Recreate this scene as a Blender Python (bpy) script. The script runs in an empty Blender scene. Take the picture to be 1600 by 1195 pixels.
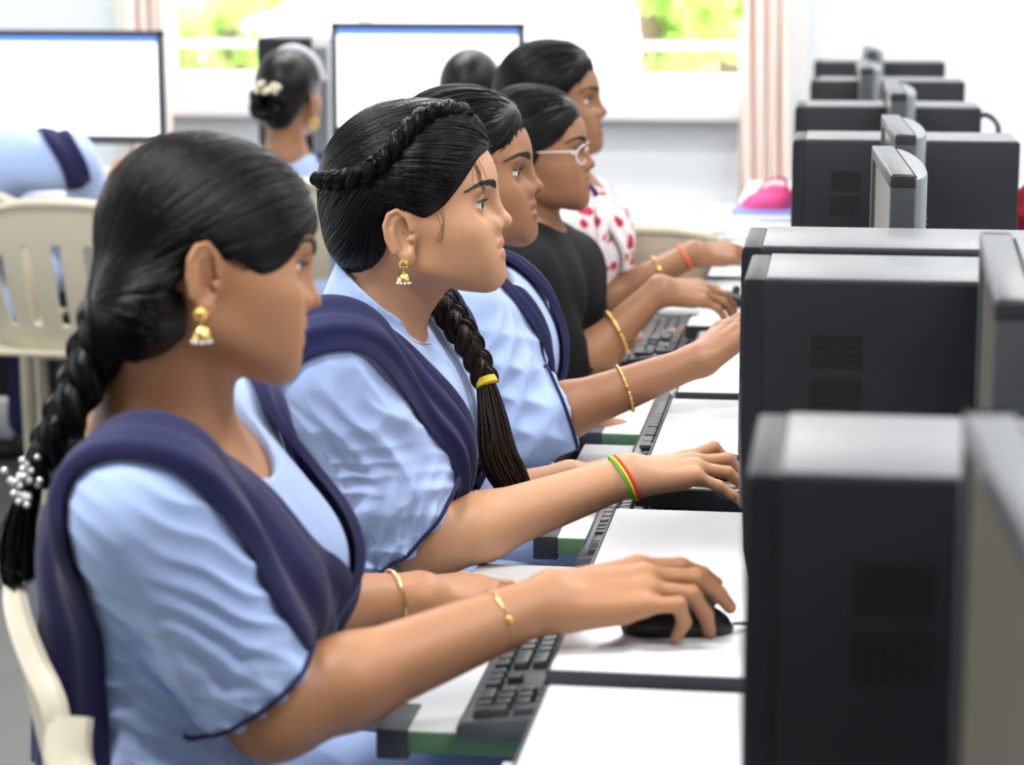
import os
import bpy, bmesh, math, random
import numpy as np
from mathutils import Vector, Matrix
random.seed(7)
RNG = np.random.RandomState(11)
SC = bpy.context.scene
COL = SC.collection
PI = math.pi
f32 = np.float32

# ------------------------------------------------------------------ camera model
FPX = 3650.0
CAMZ = 1.39
TH = math.atan(669.5 / FPX)                       # looks down
PSI = math.atan(math.cos(TH) * 520.0 / FPX)       # looks left of the desk row
CR = np.array([math.cos(PSI), math.sin(PSI), 0.0])
CH = np.array([-math.sin(PSI), math.cos(PSI), 0.0])
CF = CH * math.cos(TH) + np.array([0, 0, -math.sin(TH)])
CU = CH * math.sin(TH) + np.array([0, 0, math.cos(TH)])
C0 = np.array([0.0, 0.0, CAMZ])
def ray(px, py):
    return CF * FPX + CR * (px - 800.0) - CU * (py - 597.5)
def W(px, py, Y):
    r = ray(px, py); return C0 + r * (Y / r[1])
def Wz(px, py, z):
    r = ray(px, py); return C0 + r * ((z - CAMZ) / r[2])
def proj(p):
    d = np.asarray(p, float) - C0
    return (800 + FPX * d.dot(CR) / d.dot(CF), 597.5 - FPX * d.dot(CU) / d.dot(CF))

# ------------------------------------------------------------------ objects
def tag(o, label=None, cat=None, group=None, kind=None):
    if label: o['label'] = label
    if cat: o['category'] = cat
    if group: o['group'] = group
    if kind: o['kind'] = kind
    return o
def empty(name, loc=(0, 0, 0), rz=0.0):
    o = bpy.data.objects.new(name, None); COL.objects.link(o)
    o.location = loc; o.rotation_euler = (0, 0, rz); o.empty_display_size = 0.05
    return o
def link(name, me, parent=None, world=False):
    o = bpy.data.objects.new(name, me); COL.objects.link(o)
    if parent is not None:
        o.parent = parent
        if world:      # mesh data is in world space: cancel the parent's placement
            pm = Matrix.Translation(parent.location) @ parent.rotation_euler.to_matrix().to_4x4()
            o.matrix_parent_inverse = pm.inverted()
    return o
def mesh_np(name, V, Q, mat, parent=None, world=True, smooth=True, tris=None, tint=None, mats=None, mi=None):
    V = np.asarray(V, f32); Q = np.asarray(Q, np.int32)
    me = bpy.data.meshes.new(name)
    nq = len(Q); nv = len(V); k = Q.shape[1]
    me.vertices.add(nv); me.vertices.foreach_set('co', V.ravel())
    me.loops.add(nq * k); me.loops.foreach_set('vertex_index', Q.ravel())
    me.polygons.add(nq)
    me.polygons.foreach_set('loop_start', np.arange(nq, dtype=np.int32) * k)
    try: me.polygons.foreach_set('loop_total', np.full(nq, k, np.int32))
    except Exception: pass
    me.update(calc_edges=True); me.validate()
    if smooth: me.polygons.foreach_set('use_smooth', np.ones(len(me.polygons), bool))
    for m in (mats or [mat]): me.materials.append(m)
    if mi is not None: me.polygons.foreach_set('material_index', np.asarray(mi, np.int32))
    if tint is not None:
        a = me.attributes.new('tint', 'FLOAT_COLOR', 'POINT')
        c = np.ones((nv, 4), f32); c[:, :tint.shape[1]] = tint
        a.data.foreach_set('color', c.ravel())
    return link(name, me, parent, world)
class MB:
    """collects hard-surface shapes into one mesh"""
    def __init__(s): s.bm = bmesh.new()
    def _merge(s, b, M=None):
        if M is not None: b.transform(M)
        me = bpy.data.meshes.new('t'); b.to_mesh(me); b.free(); s.bm.from_mesh(me); bpy.data.meshes.remove(me)
        return s
    def box(s, x0, x1, y0, y1, z0, z1, bev=0.0, seg=2, M=None):
        b = bmesh.new(); bmesh.ops.create_cube(b, size=1.0)
        bmesh.ops.scale(b, vec=(x1 - x0, y1 - y0, z1 - z0), verts=b.verts)
        bmesh.ops.translate(b, vec=((x0 + x1) / 2, (y0 + y1) / 2, (z0 + z1) / 2), verts=b.verts)
        if bev: bmesh.ops.bevel(b, geom=b.edges[:], offset=bev, segments=seg, profile=0.5, affect='EDGES')
        return s._merge(b, M)
    def prism(s, pts, axis, a, b_, bev=0.0, M=None, seg=2):
        """extrude a 2D outline along an axis ('x','y','z')"""
        b = bmesh.new()
        def P(u, v, w):
            return {'x': (w, u, v), 'y': (u, w, v), 'z': (u, v, w)}[axis]
        v0 = [b.verts.new(P(u, v, a)) for u, v in pts]; v1 = [b.verts.new(P(u, v, b_)) for u, v in pts]
        b.faces.new(v0); b.faces.new(v1[::-1])
        n = len(pts)
        for i in range(n): b.faces.new((v0[i], v1[i], v1[(i + 1) % n], v0[(i + 1) % n]))
        bmesh.ops.recalc_face_normals(b, faces=b.faces)
        if bev: bmesh.ops.bevel(b, geom=b.edges[:], offset=bev, segments=seg, profile=0.5, affect='EDGES')
        return s._merge(b, M)
    def lathe(s, prof, seg=24, M=None):
        b = bmesh.new(); rings = []
        for r, z in prof:
            rings.append([b.verts.new((r * math.cos(2 * PI * i / seg), r * math.sin(2 * PI * i / seg), z)) for i in range(seg)] if r > 1e-6 else [b.verts.new((0, 0, z))])
        for A, B in zip(rings, rings[1:]):
            for i in range(seg):
                j = (i + 1) % seg
                if len(A) == 1 and len(B) == 1: continue
                if len(A) == 1: b.faces.new((A[0], B[j], B[i]))
                elif len(B) == 1: b.faces.new((A[i], A[j], B[0]))
                else: b.faces.new((A[i], A[j], B[j], B[i]))
        bmesh.ops.recalc_face_normals(b, faces=b.faces)
        return s._merge(b, M)
    def sphere(s, c, r, seg=12):
        b = bmesh.new(); bmesh.ops.create_uvsphere(b, u_segments=seg, v_segments=max(6, seg // 2), radius=1.0)
        r = (r, r, r) if np.isscalar(r) else r
        bmesh.ops.scale(b, vec=r, verts=b.verts); bmesh.ops.translate(b, vec=c, verts=b.verts)
        return s._merge(b)
    def tube(s, pts, rad, seg=8, closed=False, flat=1.0, up=None, M=None):
        V, Q = tube_np(pts, rad, seg, closed, flat, up)
        b = bmesh.new(); vs = [b.verts.new(v) for v in V]
        for q in Q: b.faces.new([vs[i] for i in q])
        if not closed:
            n = len(pts)
            b.faces.new([vs[i] for i in range(seg)][::-1]); b.faces.new([vs[(n - 1) * seg + i] for i in range(seg)])
        bmesh.ops.recalc_face_normals(b, faces=b.faces)
        return s._merge(b, M)
    def build(s, name, mat, parent=None, smooth=None, world=False):
        me = bpy.data.meshes.new(name); s.bm.to_mesh(me); s.bm.free()
        me.materials.append(mat)
        if smooth is not False:
            me.polygons.foreach_set('use_smooth', np.ones(len(me.polygons), bool))
            me.set_sharp_from_angle(angle=math.radians(35 if smooth is None else smooth))
        return link(name, me, parent, world)
def cr(pts, n=8, closed=False):
    """Catmull-Rom resample"""
    P = np.asarray(pts, float); m = len(P); out = []
    rng_ = range(m if closed else m - 1)
    for i in rng_:
        if closed: a, b, c, d = P[(i - 1) % m], P[i], P[(i + 1) % m], P[(i + 2) % m]
        else: a, b, c, d = P[max(i - 1, 0)], P[i], P[i + 1], P[min(i + 2, m - 1)]
        for k in range(n):
            t = k / n
            out.append(.5 * (2 * b + (c - a) * t + (2 * a - 5 * b + 4 * c - d) * t * t + (-a + 3 * b - 3 * c + d) * t ** 3))
    if not closed: out.append(P[-1])
    return np.array(out)
def frames(P, closed=False, up=None):
    T = np.gradient(P, axis=0)
    if closed: T = np.roll(P, -1, 0) - np.roll(P, 1, 0)
    T /= np.linalg.norm(T, axis=1)[:, None] + 1e-12
    N = np.zeros_like(T)
    u = np.array(up if up is not None else (0.0, 0.0, 1.0), float)
    if up is None and abs(T[0].dot(u)) > .9: u = np.array([0.0, 1.0, 0])
    for i in range(len(P)):
        v = u - T[i] * T[i].dot(u); v /= np.linalg.norm(v) + 1e-12; N[i] = v
        if up is None: u = v
    return T, N, np.cross(T, N)
def tube_np(pts, rad, seg=8, closed=False, flat=1.0, up=None):
    P = np.asarray(pts, float); n = len(P)
    R = np.full(n, rad) if np.isscalar(rad) else np.asarray(rad, float)
    T, N, B = frames(P, closed, up)
    a = np.arange(seg) * 2 * PI / seg
    V = P[:, None, :] + (np.cos(a)[None, :, None] * B[:, None, :] + flat * np.sin(a)[None, :, None] * N[:, None, :]) * R[:, None, None]
    Q = []
    for i in range(n if closed else n - 1):
        i2 = (i + 1) % n
        for j in range(seg): Q.append((i * seg + j, i * seg + (j + 1) % seg, i2 * seg + (j + 1) % seg, i2 * seg + j))
    return V.reshape(-1, 3), np.array(Q, np.int32)
def tubes_np(L, R, seg=4):
    """many tubes at once: L (n,m,3) points, R (n,m) radii"""
    n, m, _ = L.shape
    T = np.gradient(L, axis=1); T /= np.linalg.norm(T, axis=2)[:, :, None] + 1e-9
    u = np.array([.31, .52, .79]); N = u - T * (T @ u)[:, :, None]; N /= np.linalg.norm(N, axis=2)[:, :, None] + 1e-9
    B = np.cross(T, N); a = np.arange(seg) * 2 * PI / seg
    V = L[:, :, None, :] + (np.cos(a)[None, None, :, None] * B[:, :, None, :] + np.sin(a)[None, None, :, None] * N[:, :, None, :]) * R[:, :, None, None]
    base = (np.arange(n) * m * seg)[:, None, None] + (np.arange(m - 1) * seg)[None, :, None]
    j = np.arange(seg)[None, None, :]; j2 = (j + 1) % seg
    Q = np.stack([base + j, base + j2, base + seg + j2, base + seg + j], -1).reshape(-1, 4)
    return V.reshape(-1, 3), Q

# ------------------------------------------------------------------ implicit shapes
def smin(a, b, k):
    h = np.clip(.5 + .5 * (b - a) / k, 0, 1)
    return b + (a - b) * h - k * h * (1 - h)
def smax(a, b, k): return -smin(-a, -b, k)
def ell(P, c, r):
    q = P - np.array(c, f32); r = np.array(r, f32)
    k0 = np.sqrt(((q / r) ** 2).sum(1)) + 1e-9; k1 = np.sqrt(((q / (r * r)) ** 2).sum(1)) + 1e-9
    return k0 * (k0 - 1) / k1
def sph(P, c, r):
    q = P - np.array(c, f32); return np.sqrt((q * q).sum(1)) - r
def cap(P, a, b, r1, r2=None):
    """capsule whose radius runs linearly from r1 to r2"""
    a = np.array(a, f32); b = np.array(b, f32); r2 = r1 if r2 is None else r2
    ab = b - a; q = P - a
    t = np.clip((q @ ab) / (ab.dot(ab) + 1e-12), 0, 1)
    q = q - t[:, None] * ab
    return np.sqrt((q * q).sum(1)) - (r1 + (r2 - r1) * t)
def nrm(v):
    v = np.asarray(v, float); return v / (np.linalg.norm(v) + 1e-12)
def surface(field, lo, hi, h, B=4):
    """surface nets over a two-level grid"""
    lo = np.asarray(lo, float); hi = np.asarray(hi, float)
    nb = np.ceil((hi - lo) / (h * B)).astype(int); n = nb * B
    c = [lo[i] + (np.arange(nb[i]) + .5) * B * h - h * .5 for i in range(3)]
    CP = np.stack(np.meshgrid(*c, indexing='ij'), -1).reshape(-1, 3).astype(f32)
    FC = field(CP).reshape(nb)
    F = np.repeat(np.repeat(np.repeat(FC, B, 0), B, 1), B, 2).astype(f32)
    act = np.argwhere(np.abs(FC) < B * h * 1.9)
    o = np.stack(np.meshgrid(np.arange(B), np.arange(B), np.arange(B), indexing='ij'), -1).reshape(-1, 3)
    for s in range(0, len(act), 12000):
        A = act[s:s + 12000]
        I = (A[:, None, :] * B + o[None]).reshape(-1, 3)
        P = (lo + I * h).astype(f32)
        F[I[:, 0], I[:, 1], I[:, 2]] = field(P)
    S = F < 0
    cnt = np.zeros(np.array(F.shape) - 1, np.int8)
    for dx in (0, 1):
        for dy in (0, 1):
            for dz in (0, 1):
                cnt += S[dx:F.shape[0] - 1 + dx, dy:F.shape[1] - 1 + dy, dz:F.shape[2] - 1 + dz]
    cells = np.argwhere((cnt > 0) & (cnt < 8))
    idx = np.full(cnt.shape, -1, np.int32); idx[cells[:, 0], cells[:, 1], cells[:, 2]] = np.arange(len(cells))
    acc = np.zeros((len(cells), 3)); num = np.zeros(len(cells))
    for ax in range(3):
        o1, o2 = [i for i in range(3) if i != ax]
        for d1 in (0, 1):
            for d2 in (0, 1):
                a = np.zeros(3, int); a[o1] = d1; a[o2] = d2; b = a.copy(); b[ax] = 1
                ia = cells + a; ib = cells + b
                fa = F[ia[:, 0], ia[:, 1], ia[:, 2]]; fb = F[ib[:, 0], ib[:, 1], ib[:, 2]]
                m = (fa < 0) != (fb < 0)
                t = fa[m] / (fa[m] - fb[m])
                acc[m] += a + t[:, None] * (b - a); num[m] += 1
    V = lo + (cells + acc / num[:, None]) * h
    Q = []
    for ax in range(3):
        o1, o2 = (ax + 1) % 3, (ax + 2) % 3
        sl0 = [slice(None)] * 3; sl1 = [slice(None)] * 3
        sl0[ax] = slice(0, -1); sl1[ax] = slice(1, None)
        ch = S[tuple(sl0)] != S[tuple(sl1)]
        E = np.argwhere(ch)
        E = E[(E[:, o1] > 0) & (E[:, o2] > 0) & (E[:, o1] < F.shape[o1] - 1) & (E[:, o2] < F.shape[o2] - 1)]
        e1 = np.zeros(3, int); e1[o1] = 1; e2 = np.zeros(3, int); e2[o2] = 1
        g = lambda I: idx[I[:, 0], I[:, 1], I[:, 2]]
        q = np.stack([g(E - e1 - e2), g(E - e2), g(E), g(E - e1)], 1)
        flip = ~S[E[:, 0], E[:, 1], E[:, 2]]
        q[flip] = q[flip][:, ::-1]
        Q.append(q)
    Q = np.concatenate(Q); Q = Q[(Q >= 0).all(1)]
    return V, Q
def vnormals(V, Q):
    n = np.cross(V[Q[:, 2]] - V[Q[:, 0]], V[Q[:, 3]] - V[Q[:, 1]])
    N = np.zeros_like(V)
    for k in range(4): np.add.at(N, Q[:, k], n)
    return N / (np.linalg.norm(N, axis=1)[:, None] + 1e-12)
def smooth_np(V, Q, it=2, lam=.5):
    n = len(V); E = np.concatenate([Q[:, [i, (i + 1) % 4]] for i in range(4)])
    deg = np.bincount(E.ravel(), minlength=n).astype(float) + 1e-9
    for _ in range(it):
        A = np.stack([np.bincount(E[:, 0], V[E[:, 1], k], n) + np.bincount(E[:, 1], V[E[:, 0], k], n) for k in range(3)], 1)
        V = V + lam * (A / deg[:, None] - V)
    return V
def grad(field, P, e=1e-3):
    P = P.astype(f32); f0 = field(P); g = np.empty((len(P), 3))
    for k in range(3):
        d = np.zeros(3, f32); d[k] = e; g[:, k] = (field(P + d) - f0) / e
    return f0, g / (np.linalg.norm(g, axis=1)[:, None] + 1e-9)
def project(field, P, off=0.0, it=6):
    P = np.array(P, float)
    for _ in range(it):
        f0, g = grad(field, P); P = P - g * (f0 - off)[:, None] * .9
    return P
def waves(P, dirs, freq, seed, warp=.6):
    """cheap band-limited noise: crossing sine trains with a warped phase"""
    r = np.random.RandomState(seed); out = 0
    wv = sum(np.sin(P @ (r.randn(3) * freq * .35) + r.rand() * 6) for _ in range(3)) * warp
    for i, d in enumerate(dirs):
        k = np.array(d, float) * freq * (1 + .35 * i)
        out = out + np.sin(P @ k + wv + r.rand() * 6) * (.8 ** i)
    return out / len(dirs)
def interp(x, xs, ys): return np.interp(x, xs, ys).astype(f32)

# ------------------------------------------------------------------ materials
def nodes(name):
    m = bpy.data.materials.new(name); m.use_nodes = True
    nt = m.node_tree; return m, nt, nt.nodes['Principled BSDF']
def mat(name, col, rough=.5, metal=0.0, spec=.5, bump=None, vary=0.0, emis=None, coat=0.0, trans=0.0, ior=1.45, sheen=0.0):
    m, nt, b = nodes(name)
    b.inputs['Base Color'].default_value = (*col, 1); b.inputs['Roughness'].default_value = rough
    b.inputs['Metallic'].default_value = metal; b.inputs['Specular IOR Level'].default_value = spec
    b.inputs['Coat Weight'].default_value = coat; b.inputs['Transmission Weight'].default_value = trans
    b.inputs['IOR'].default_value = ior; b.inputs['Sheen Weight'].default_value = sheen
    if emis: b.inputs['Emission Color'].default_value = (*emis[0], 1); b.inputs['Emission Strength'].default_value = emis[1]
    if vary or bump:
        tc = nt.nodes.new('ShaderNodeTexCoord'); nz = nt.nodes.new('ShaderNodeTexNoise')
        sc, st = bump if bump else (6.0, 0)
        nz.inputs['Scale'].default_value = sc; nz.inputs['Detail'].default_value = 4
        nt.links.new(tc.outputs['Object'], nz.inputs['Vector'])
        if vary:
            mx = nt.nodes.new('ShaderNodeMix'); mx.data_type = 'RGBA'
            mx.inputs[6].default_value = (*[c * (1 - vary) for c in col], 1); mx.inputs[7].default_value = (*[min(1, c * (1 + vary)) for c in col], 1)
            nt.links.new(nz.outputs['Fac'], mx.inputs[0]); nt.links.new(mx.outputs[2], b.inputs['Base Color'])
        if bump and st:
            bp = nt.nodes.new('ShaderNodeBump'); bp.inputs['Strength'].default_value = st; bp.inputs['Distance'].default_value = .002
            nt.links.new(nz.outputs['Fac'], bp.inputs['Height']); nt.links.new(bp.outputs['Normal'], b.inputs['Normal'])
    return m
def srgb(r, g, b):
    def c(v):
        v /= 255.0; return v / 12.92 if v <= .04045 else ((v + .055) / 1.055) ** 2.4
    return (c(r), c(g), c(b))
def skin_mat(name, col, lip):
    m, nt, b = nodes(name)
    at = nt.nodes.new('ShaderNodeAttribute'); at.attribute_name = 'tint'
    sp = nt.nodes.new('ShaderNodeSeparateColor'); nt.links.new(at.outputs['Color'], sp.inputs[0])
    tc = nt.nodes.new('ShaderNodeTexCoord'); nz = nt.nodes.new('ShaderNodeTexNoise'); nz.inputs['Scale'].default_value = 18; nz.inputs['Detail'].default_value = 5
    nt.links.new(tc.outputs['Object'], nz.inputs['Vector'])
    m1 = nt.nodes.new('ShaderNodeMix'); m1.data_type = 'RGBA'
    m1.inputs[6].default_value = (*[c * .9 for c in col], 1); m1.inputs[7].default_value = (*[c * 1.1 for c in col], 1)
    nt.links.new(nz.outputs['Fac'], m1.inputs[0])
    m2 = nt.nodes.new('ShaderNodeMix'); m2.data_type = 'RGBA'; m2.inputs[7].default_value = (*lip, 1)
    nt.links.new(sp.outputs[0], m2.inputs[0]); nt.links.new(m1.outputs[2], m2.inputs[6])
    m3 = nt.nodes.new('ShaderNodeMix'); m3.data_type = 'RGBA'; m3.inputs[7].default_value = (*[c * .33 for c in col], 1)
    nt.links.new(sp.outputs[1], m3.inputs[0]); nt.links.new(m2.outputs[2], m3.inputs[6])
    m4 = nt.nodes.new('ShaderNodeMix'); m4.data_type = 'RGBA'; m4.inputs[7].default_value = (min(1, col[0] * 1.5), col[1] * 1.45, col[2] * 1.5, 1)
    nt.links.new(sp.outputs[2], m4.inputs[0]); nt.links.new(m3.outputs[2], m4.inputs[6])
    nt.links.new(m4.outputs[2], b.inputs['Base Color'])
    b.inputs['Roughness'].default_value = .47; b.inputs['Specular IOR Level'].default_value = .42
    b.inputs['Subsurface Weight'].default_value = .12; b.inputs['Subsurface Radius'].default_value = (.9, .35, .2); b.inputs['Subsurface Scale'].default_value = .006
    n2 = nt.nodes.new('ShaderNodeTexNoise'); n2.inputs['Scale'].default_value = 420; nt.links.new(tc.outputs['Object'], n2.inputs['Vector'])
    bp = nt.nodes.new('ShaderNodeBump'); bp.inputs['Strength'].default_value = .12; bp.inputs['Distance'].default_value = .001
    nt.links.new(n2.outputs['Fac'], bp.inputs['Height']); nt.links.new(bp.outputs['Normal'], b.inputs['Normal'])
    return m
def cloth_mat(name, col, weave=900.0, rough=.85, check=0.0, sheen=.2):
    m, nt, b = nodes(name)
    tc = nt.nodes.new('ShaderNodeTexCoord')
    w1 = nt.nodes.new('ShaderNodeTexNoise'); w1.inputs['Scale'].default_value = 60; w1.inputs['Detail'].default_value = 6
    nt.links.new(tc.outputs['Object'], w1.inputs['Vector'])
    mx = nt.nodes.new('ShaderNodeMix'); mx.data_type = 'RGBA'
    mx.inputs[6].default_value = (*[c * .93 for c in col], 1); mx.inputs[7].default_value = (*[min(1, c * 1.07) for c in col], 1)
    nt.links.new(w1.outputs['Fac'], mx.inputs[0]); out = mx.outputs[2]
    if check:
        last = out
        for d in ('X', 'Z'):
            wv = nt.nodes.new('ShaderNodeTexWave'); wv.bands_direction = d; wv.inputs['Scale'].default_value = 90; wv.inputs['Distortion'].default_value = .4
            nt.links.new(tc.outputs['Object'], wv.inputs['Vector'])
            m2 = nt.nodes.new('ShaderNodeMix'); m2.data_type = 'RGBA'; m2.blend_type = 'MULTIPLY'
            mp = nt.nodes.new('ShaderNodeMath'); mp.operation = 'MULTIPLY'; mp.inputs[1].default_value = check
            nt.links.new(wv.outputs['Fac'], mp.inputs[0]); nt.links.new(mp.outputs[0], m2.inputs[0])
            nt.links.new(last, m2.inputs[6]); m2.inputs[7].default_value = (.72, .78, .9, 1); last = m2.outputs[2]
        out = last
    nt.links.new(out, b.inputs['Base Color'])
    b.inputs['Roughness'].default_value = rough; b.inputs['Sheen Weight'].default_value = sheen; b.inputs['Specular IOR Level'].default_value = .25
    w2 = nt.nodes.new('ShaderNodeTexNoise'); w2.inputs['Scale'].default_value = weave; nt.links.new(tc.outputs['Object'], w2.inputs['Vector'])
    bp = nt.nodes.new('ShaderNodeBump'); bp.inputs['Strength'].default_value = .15; bp.inputs['Distance'].default_value = .001
    nt.links.new(w2.outputs['Fac'], bp.inputs['Height']); nt.links.new(bp.outputs['Normal'], b.inputs['Normal'])
    return m
# ------------------------------------------------------------------ heads (local: x forward, y left, z up, origin between the ears)
def mir(P):
    Q = P.copy(); Q[:, 1] = np.abs(Q[:, 1]); return Q
def fwd(P, g):
    P = P.copy(); P[:, 0] += g.get('jaw', .17) * np.minimum(P[:, 2] - .022, 0); return P
def head_base(P, g):
    P = mir(fwd(P, g))
    d = ell(P, (-.010, 0, .050), (.089, .0715, .087))
    d = smin(d, ell(P, (.032, 0, .054), (.0665, .062, .070)), .03)
    d = smin(d, ell(P, (.036, 0, .000), (.054, .0545, .060)), .03)
    d = smin(d, cap(P, (.004, .0435, -.036), (.072, .013, -.054), .0135, .0135), .032)    # jaw
    d = smin(d, ell(P, (.066, 0, -.022), (.030, .034, .038)), .025)                   # mouth region
    d = smin(d, ell(P, (.052, .042, .008), (.032, .020, .024)), .022)                 # cheek bone
    d = smin(d, ell(P, (.052, .0325, -.024), (.032, .019, .028)), .025)                # cheek
    d = smin(d, sph(P, (.0805 + g.get('chin', 0), 0, -.048), .0150), .016)
    return d
EYE = (.0728, .0318, .036)
ER = .0130
def head_field(P, g):
    d = head_base(P, g); P0 = mir(P); P = mir(fwd(P, g)); y = P[:, 1]
    nt = g.get('nose', 0.0)
    d = smin(d, cap(P, (.076, .020, .057), (.079, .040, .055), .008), .012)            # brow ridge
    d = smax(d, -ell(P, (.098, .034, .036), (.020, .021, .015)), .014)                 # sockets
    n = cap(P, (.0855, 0, .046), (.1060 + nt, 0, .0175), .0062, .0080)
    n = smin(n, sph(P, (.1070 + nt, 0, .0150), .0085), .004)
    n = smin(n, ell(P, (.0945, .0115, .0105), (.0100, .0068, .0075)), .006)
    n = smin(n, cap(P, (.0900, 0, .006), (.1020 + nt, 0, .0090), .0048), .004)
    d = smin(d, n, .011)
    d = smax(d, -ell(P, (.0985, .0058, .0045), (.0060, .0030, .0034)), .003)           # nostrils
    d = smin(d, ell(P, (.0925, .006, -.0105), (.0086, .017, .0062)), .006)             # upper lip
    d = smin(d, ell(P, (.0920, 0, -.0255), (.0084, .0185, .0068)), .006)               # lower lip
    d = smax(d, -ell(P, (.1035, 0, -.0180), (.0066, .0230, .0009)), .003)              # mouth line
    # lids round the eyeball
    e = sph(P, EYE, ER + .0018)
    q = P - np.array(EYE, f32)
    up = .0066 - .55 * np.clip(np.abs(q[:, 1] - .001) - .001, 0, 1) * .45; lo_ = -.0050 + .30 * np.clip(np.abs(q[:, 1]) - .001, 0, 1)
    op = np.maximum(np.maximum(q[:, 2] - up, lo_ - q[:, 2]), np.maximum(-.0125 - q[:, 1], q[:, 1] - .0145))
    op = np.maximum(op, -q[:, 0])
    d = smin(d, e, .006)
    d = smax(d, -np.maximum(op, sph(P, EYE, ER + .012)), .0014)
    d = smax(d, -np.maximum(sph(P, EYE, ER - .0006), -.012 - q[:, 0]), .0006)
    # ear
    P = P0
    c = np.array([-.006, .0715, .000], f32); t = .42
    q = P - c
    ex = q[:, 0] * math.cos(.18) + q[:, 2] * math.sin(.18); ez = -q[:, 0] * math.sin(.18) + q[:, 2] * math.cos(.18)
    ey = q[:, 1] + ex * t                                                             # splayed away from the head at the back
    E = np.stack([ex, ey, ez], 1)
    ear = ell(E, (0, .001, .004), (.0170, .0055, .0300))
    ear = smin(ear, ell(E, (.004, .001, -.0255), (.0085, .0045, .0095)), .006)
    ear = smax(ear, -ell(E, (.0035, .006, .002), (.0108, .0085, .0205)), .003)
    hel = None
    for a0, a1 in zip(HELIX[:-1], HELIX[1:]):
        s = cap(E, a0, a1, .0030); hel = s if hel is None else np.minimum(hel, s)
    ear = smin(ear, hel, .0025)
    ear = smin(ear, cap(E, (-.006, .003, -.012), (-.0085, .0035, .010), .0028), .003)  # antihelix
    ear = smin(ear, sph(E, (.0115, .0035, -.004), .0042), .004)                        # tragus
    d = smin(d, ear, .005)
    return d
HELIX = [(.0130, .004, .006), (.0105, .0045, .022), (.001, .005, .0325), (-.0095, .005, .029), (-.0155, .005, .017), (-.0155, .004, .000), (-.0110, .003, -.016)]
def hair_t(P, g):
    """hair thickness over the skull; negative where skin shows"""
    hl = g['hairline']
    if 'hl_s' not in g:      # round off the corners of the hairline
        xs = np.linspace(-.13, .13, 131); zs = np.interp(xs, [a for a, b in hl], [b for a, b in hl]); k = np.exp(-(np.arange(-9, 10) / 3.6) ** 2); k /= k.sum()
        g['hl_s'] = (xs, np.convolve(np.pad(zs, 9, mode='edge'), k, 'valid'))
    gz = P[:, 2] - interp(P[:, 0], *g['hl_s'])
    th = g.get('thick', .014); t = np.where(gz > 0, th * (1 - np.exp(-np.maximum(gz, 0) / .035)), gz * .42) - .0003; t = np.maximum(t, -.010)
    bulge = g.get('bulge', [])
    for c, r, a in bulge: t = t + (a * np.exp(-(((P - np.array(c, f32)) / np.array(r, f32)) ** 2).sum(1)) * (gz > .0)).astype(f32)
    return t
def hair_field(P, g):
    d = head_base(P, g) - hair_t(P, g)
    for c, r in g.get('mass', []): d = smin(d, ell(P, c, r), .035)
    return d

# ------------------------------------------------------------------ hands
def hand_prims(wrist, f, n, right=True, curl=((20, 30, 20),) * 4, spread=(6, 2, -3, -8), thumb=(35, 25, 12, 15), scale=.95, lift=0):
    """round cones for a palm, four fingers and a thumb; f along the palm, n out of its back"""
    f = nrm(f); n = nrm(np.asarray(n, float) - f * np.dot(n, f)); s = np.cross(n, f) * (1 if right else -1)   # s: thumb side
    L = lambda a, b, c: np.asarray(wrist, float) + (f * a + s * b + n * c) * scale
    palm = []; fing = []; nails = []
    B = [(.083, .0265, .002), (.088, .0075, .004), (.083, -.0110, .003), (.074, -.0275, -.001)]
    LEN = [(.042, .025, .019), (.046, .029, .020), (.042, .027, .020), (.034, .020, .018)]
    RAD = [(.0092, .0082, .0074, .0062), (.0094, .0084, .0075, .0063), (.0090, .0079, .0071, .0060), (.0080, .0070, .0063, .0054)]
    w = [(.004, .014, .001), (.004, .005, .003), (.004, -.006, .002), (.004, -.015, -.001)]
    for b, a in zip(B, w): palm.append((L(*a), L(*b), .0150 * scale, .0108 * scale))
    palm.append((L(.015, .020, -.010), L(.050, .024, -.010), .0145 * scale, .0120 * scale))
    palm.append((L(.012, -.018, -.008), L(.060, -.024, -.008), .0140 * scale, .0110 * scale))
    for i in range(4):
        p = L(*B[i]); ang = 0; sp = math.radians(spread[i])
        d0 = f * math.cos(sp) + s * math.sin(sp); segs = []
        for j in range(3):
            ang += math.radians(curl[i][j]); d = d0 * math.cos(ang) - n * math.sin(ang)
            q = p + d * LEN[i][j] * scale
            segs.append((p, q, RAD[i][j] * scale, RAD[i][j + 1] * scale)); nn = d0 * math.sin(ang) + n * math.cos(ang)
            p0, p = p, q
        nails.append((p - d * .0055 * scale + nn * RAD[i][3] * .80 * scale, d, nn, .0052 * scale)); fing.append(segs)
    a, b, c1, c2 = [math.radians(v) for v in thumb]          # out to the side, down, two bends
    p = L(.020, .020, -.008); segs = []
    d = f * math.cos(a) + s * math.sin(a); d = nrm(d * math.cos(b) - n * math.sin(b)); ax = f
    for j, (ln, r0, r1) in enumerate(((.040, .0140, .0108), (.030, .0102, .0090), (.025, .0090, .0068))):
        if j: d = nrm(d * math.cos((c1, c2)[j - 1]) + ax * math.sin((c1, c2)[j - 1]))
        q = p + d * ln * scale; segs.append((p, q, r0 * scale, r1 * scale)); p = q
    fing.append(segs)
    nn = nrm(s - d * np.dot(s, d)); nails.append((p - d * .006 * scale + nn * .0052 * scale, d, nn, .006 * scale))
    return palm, fing, nails
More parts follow.
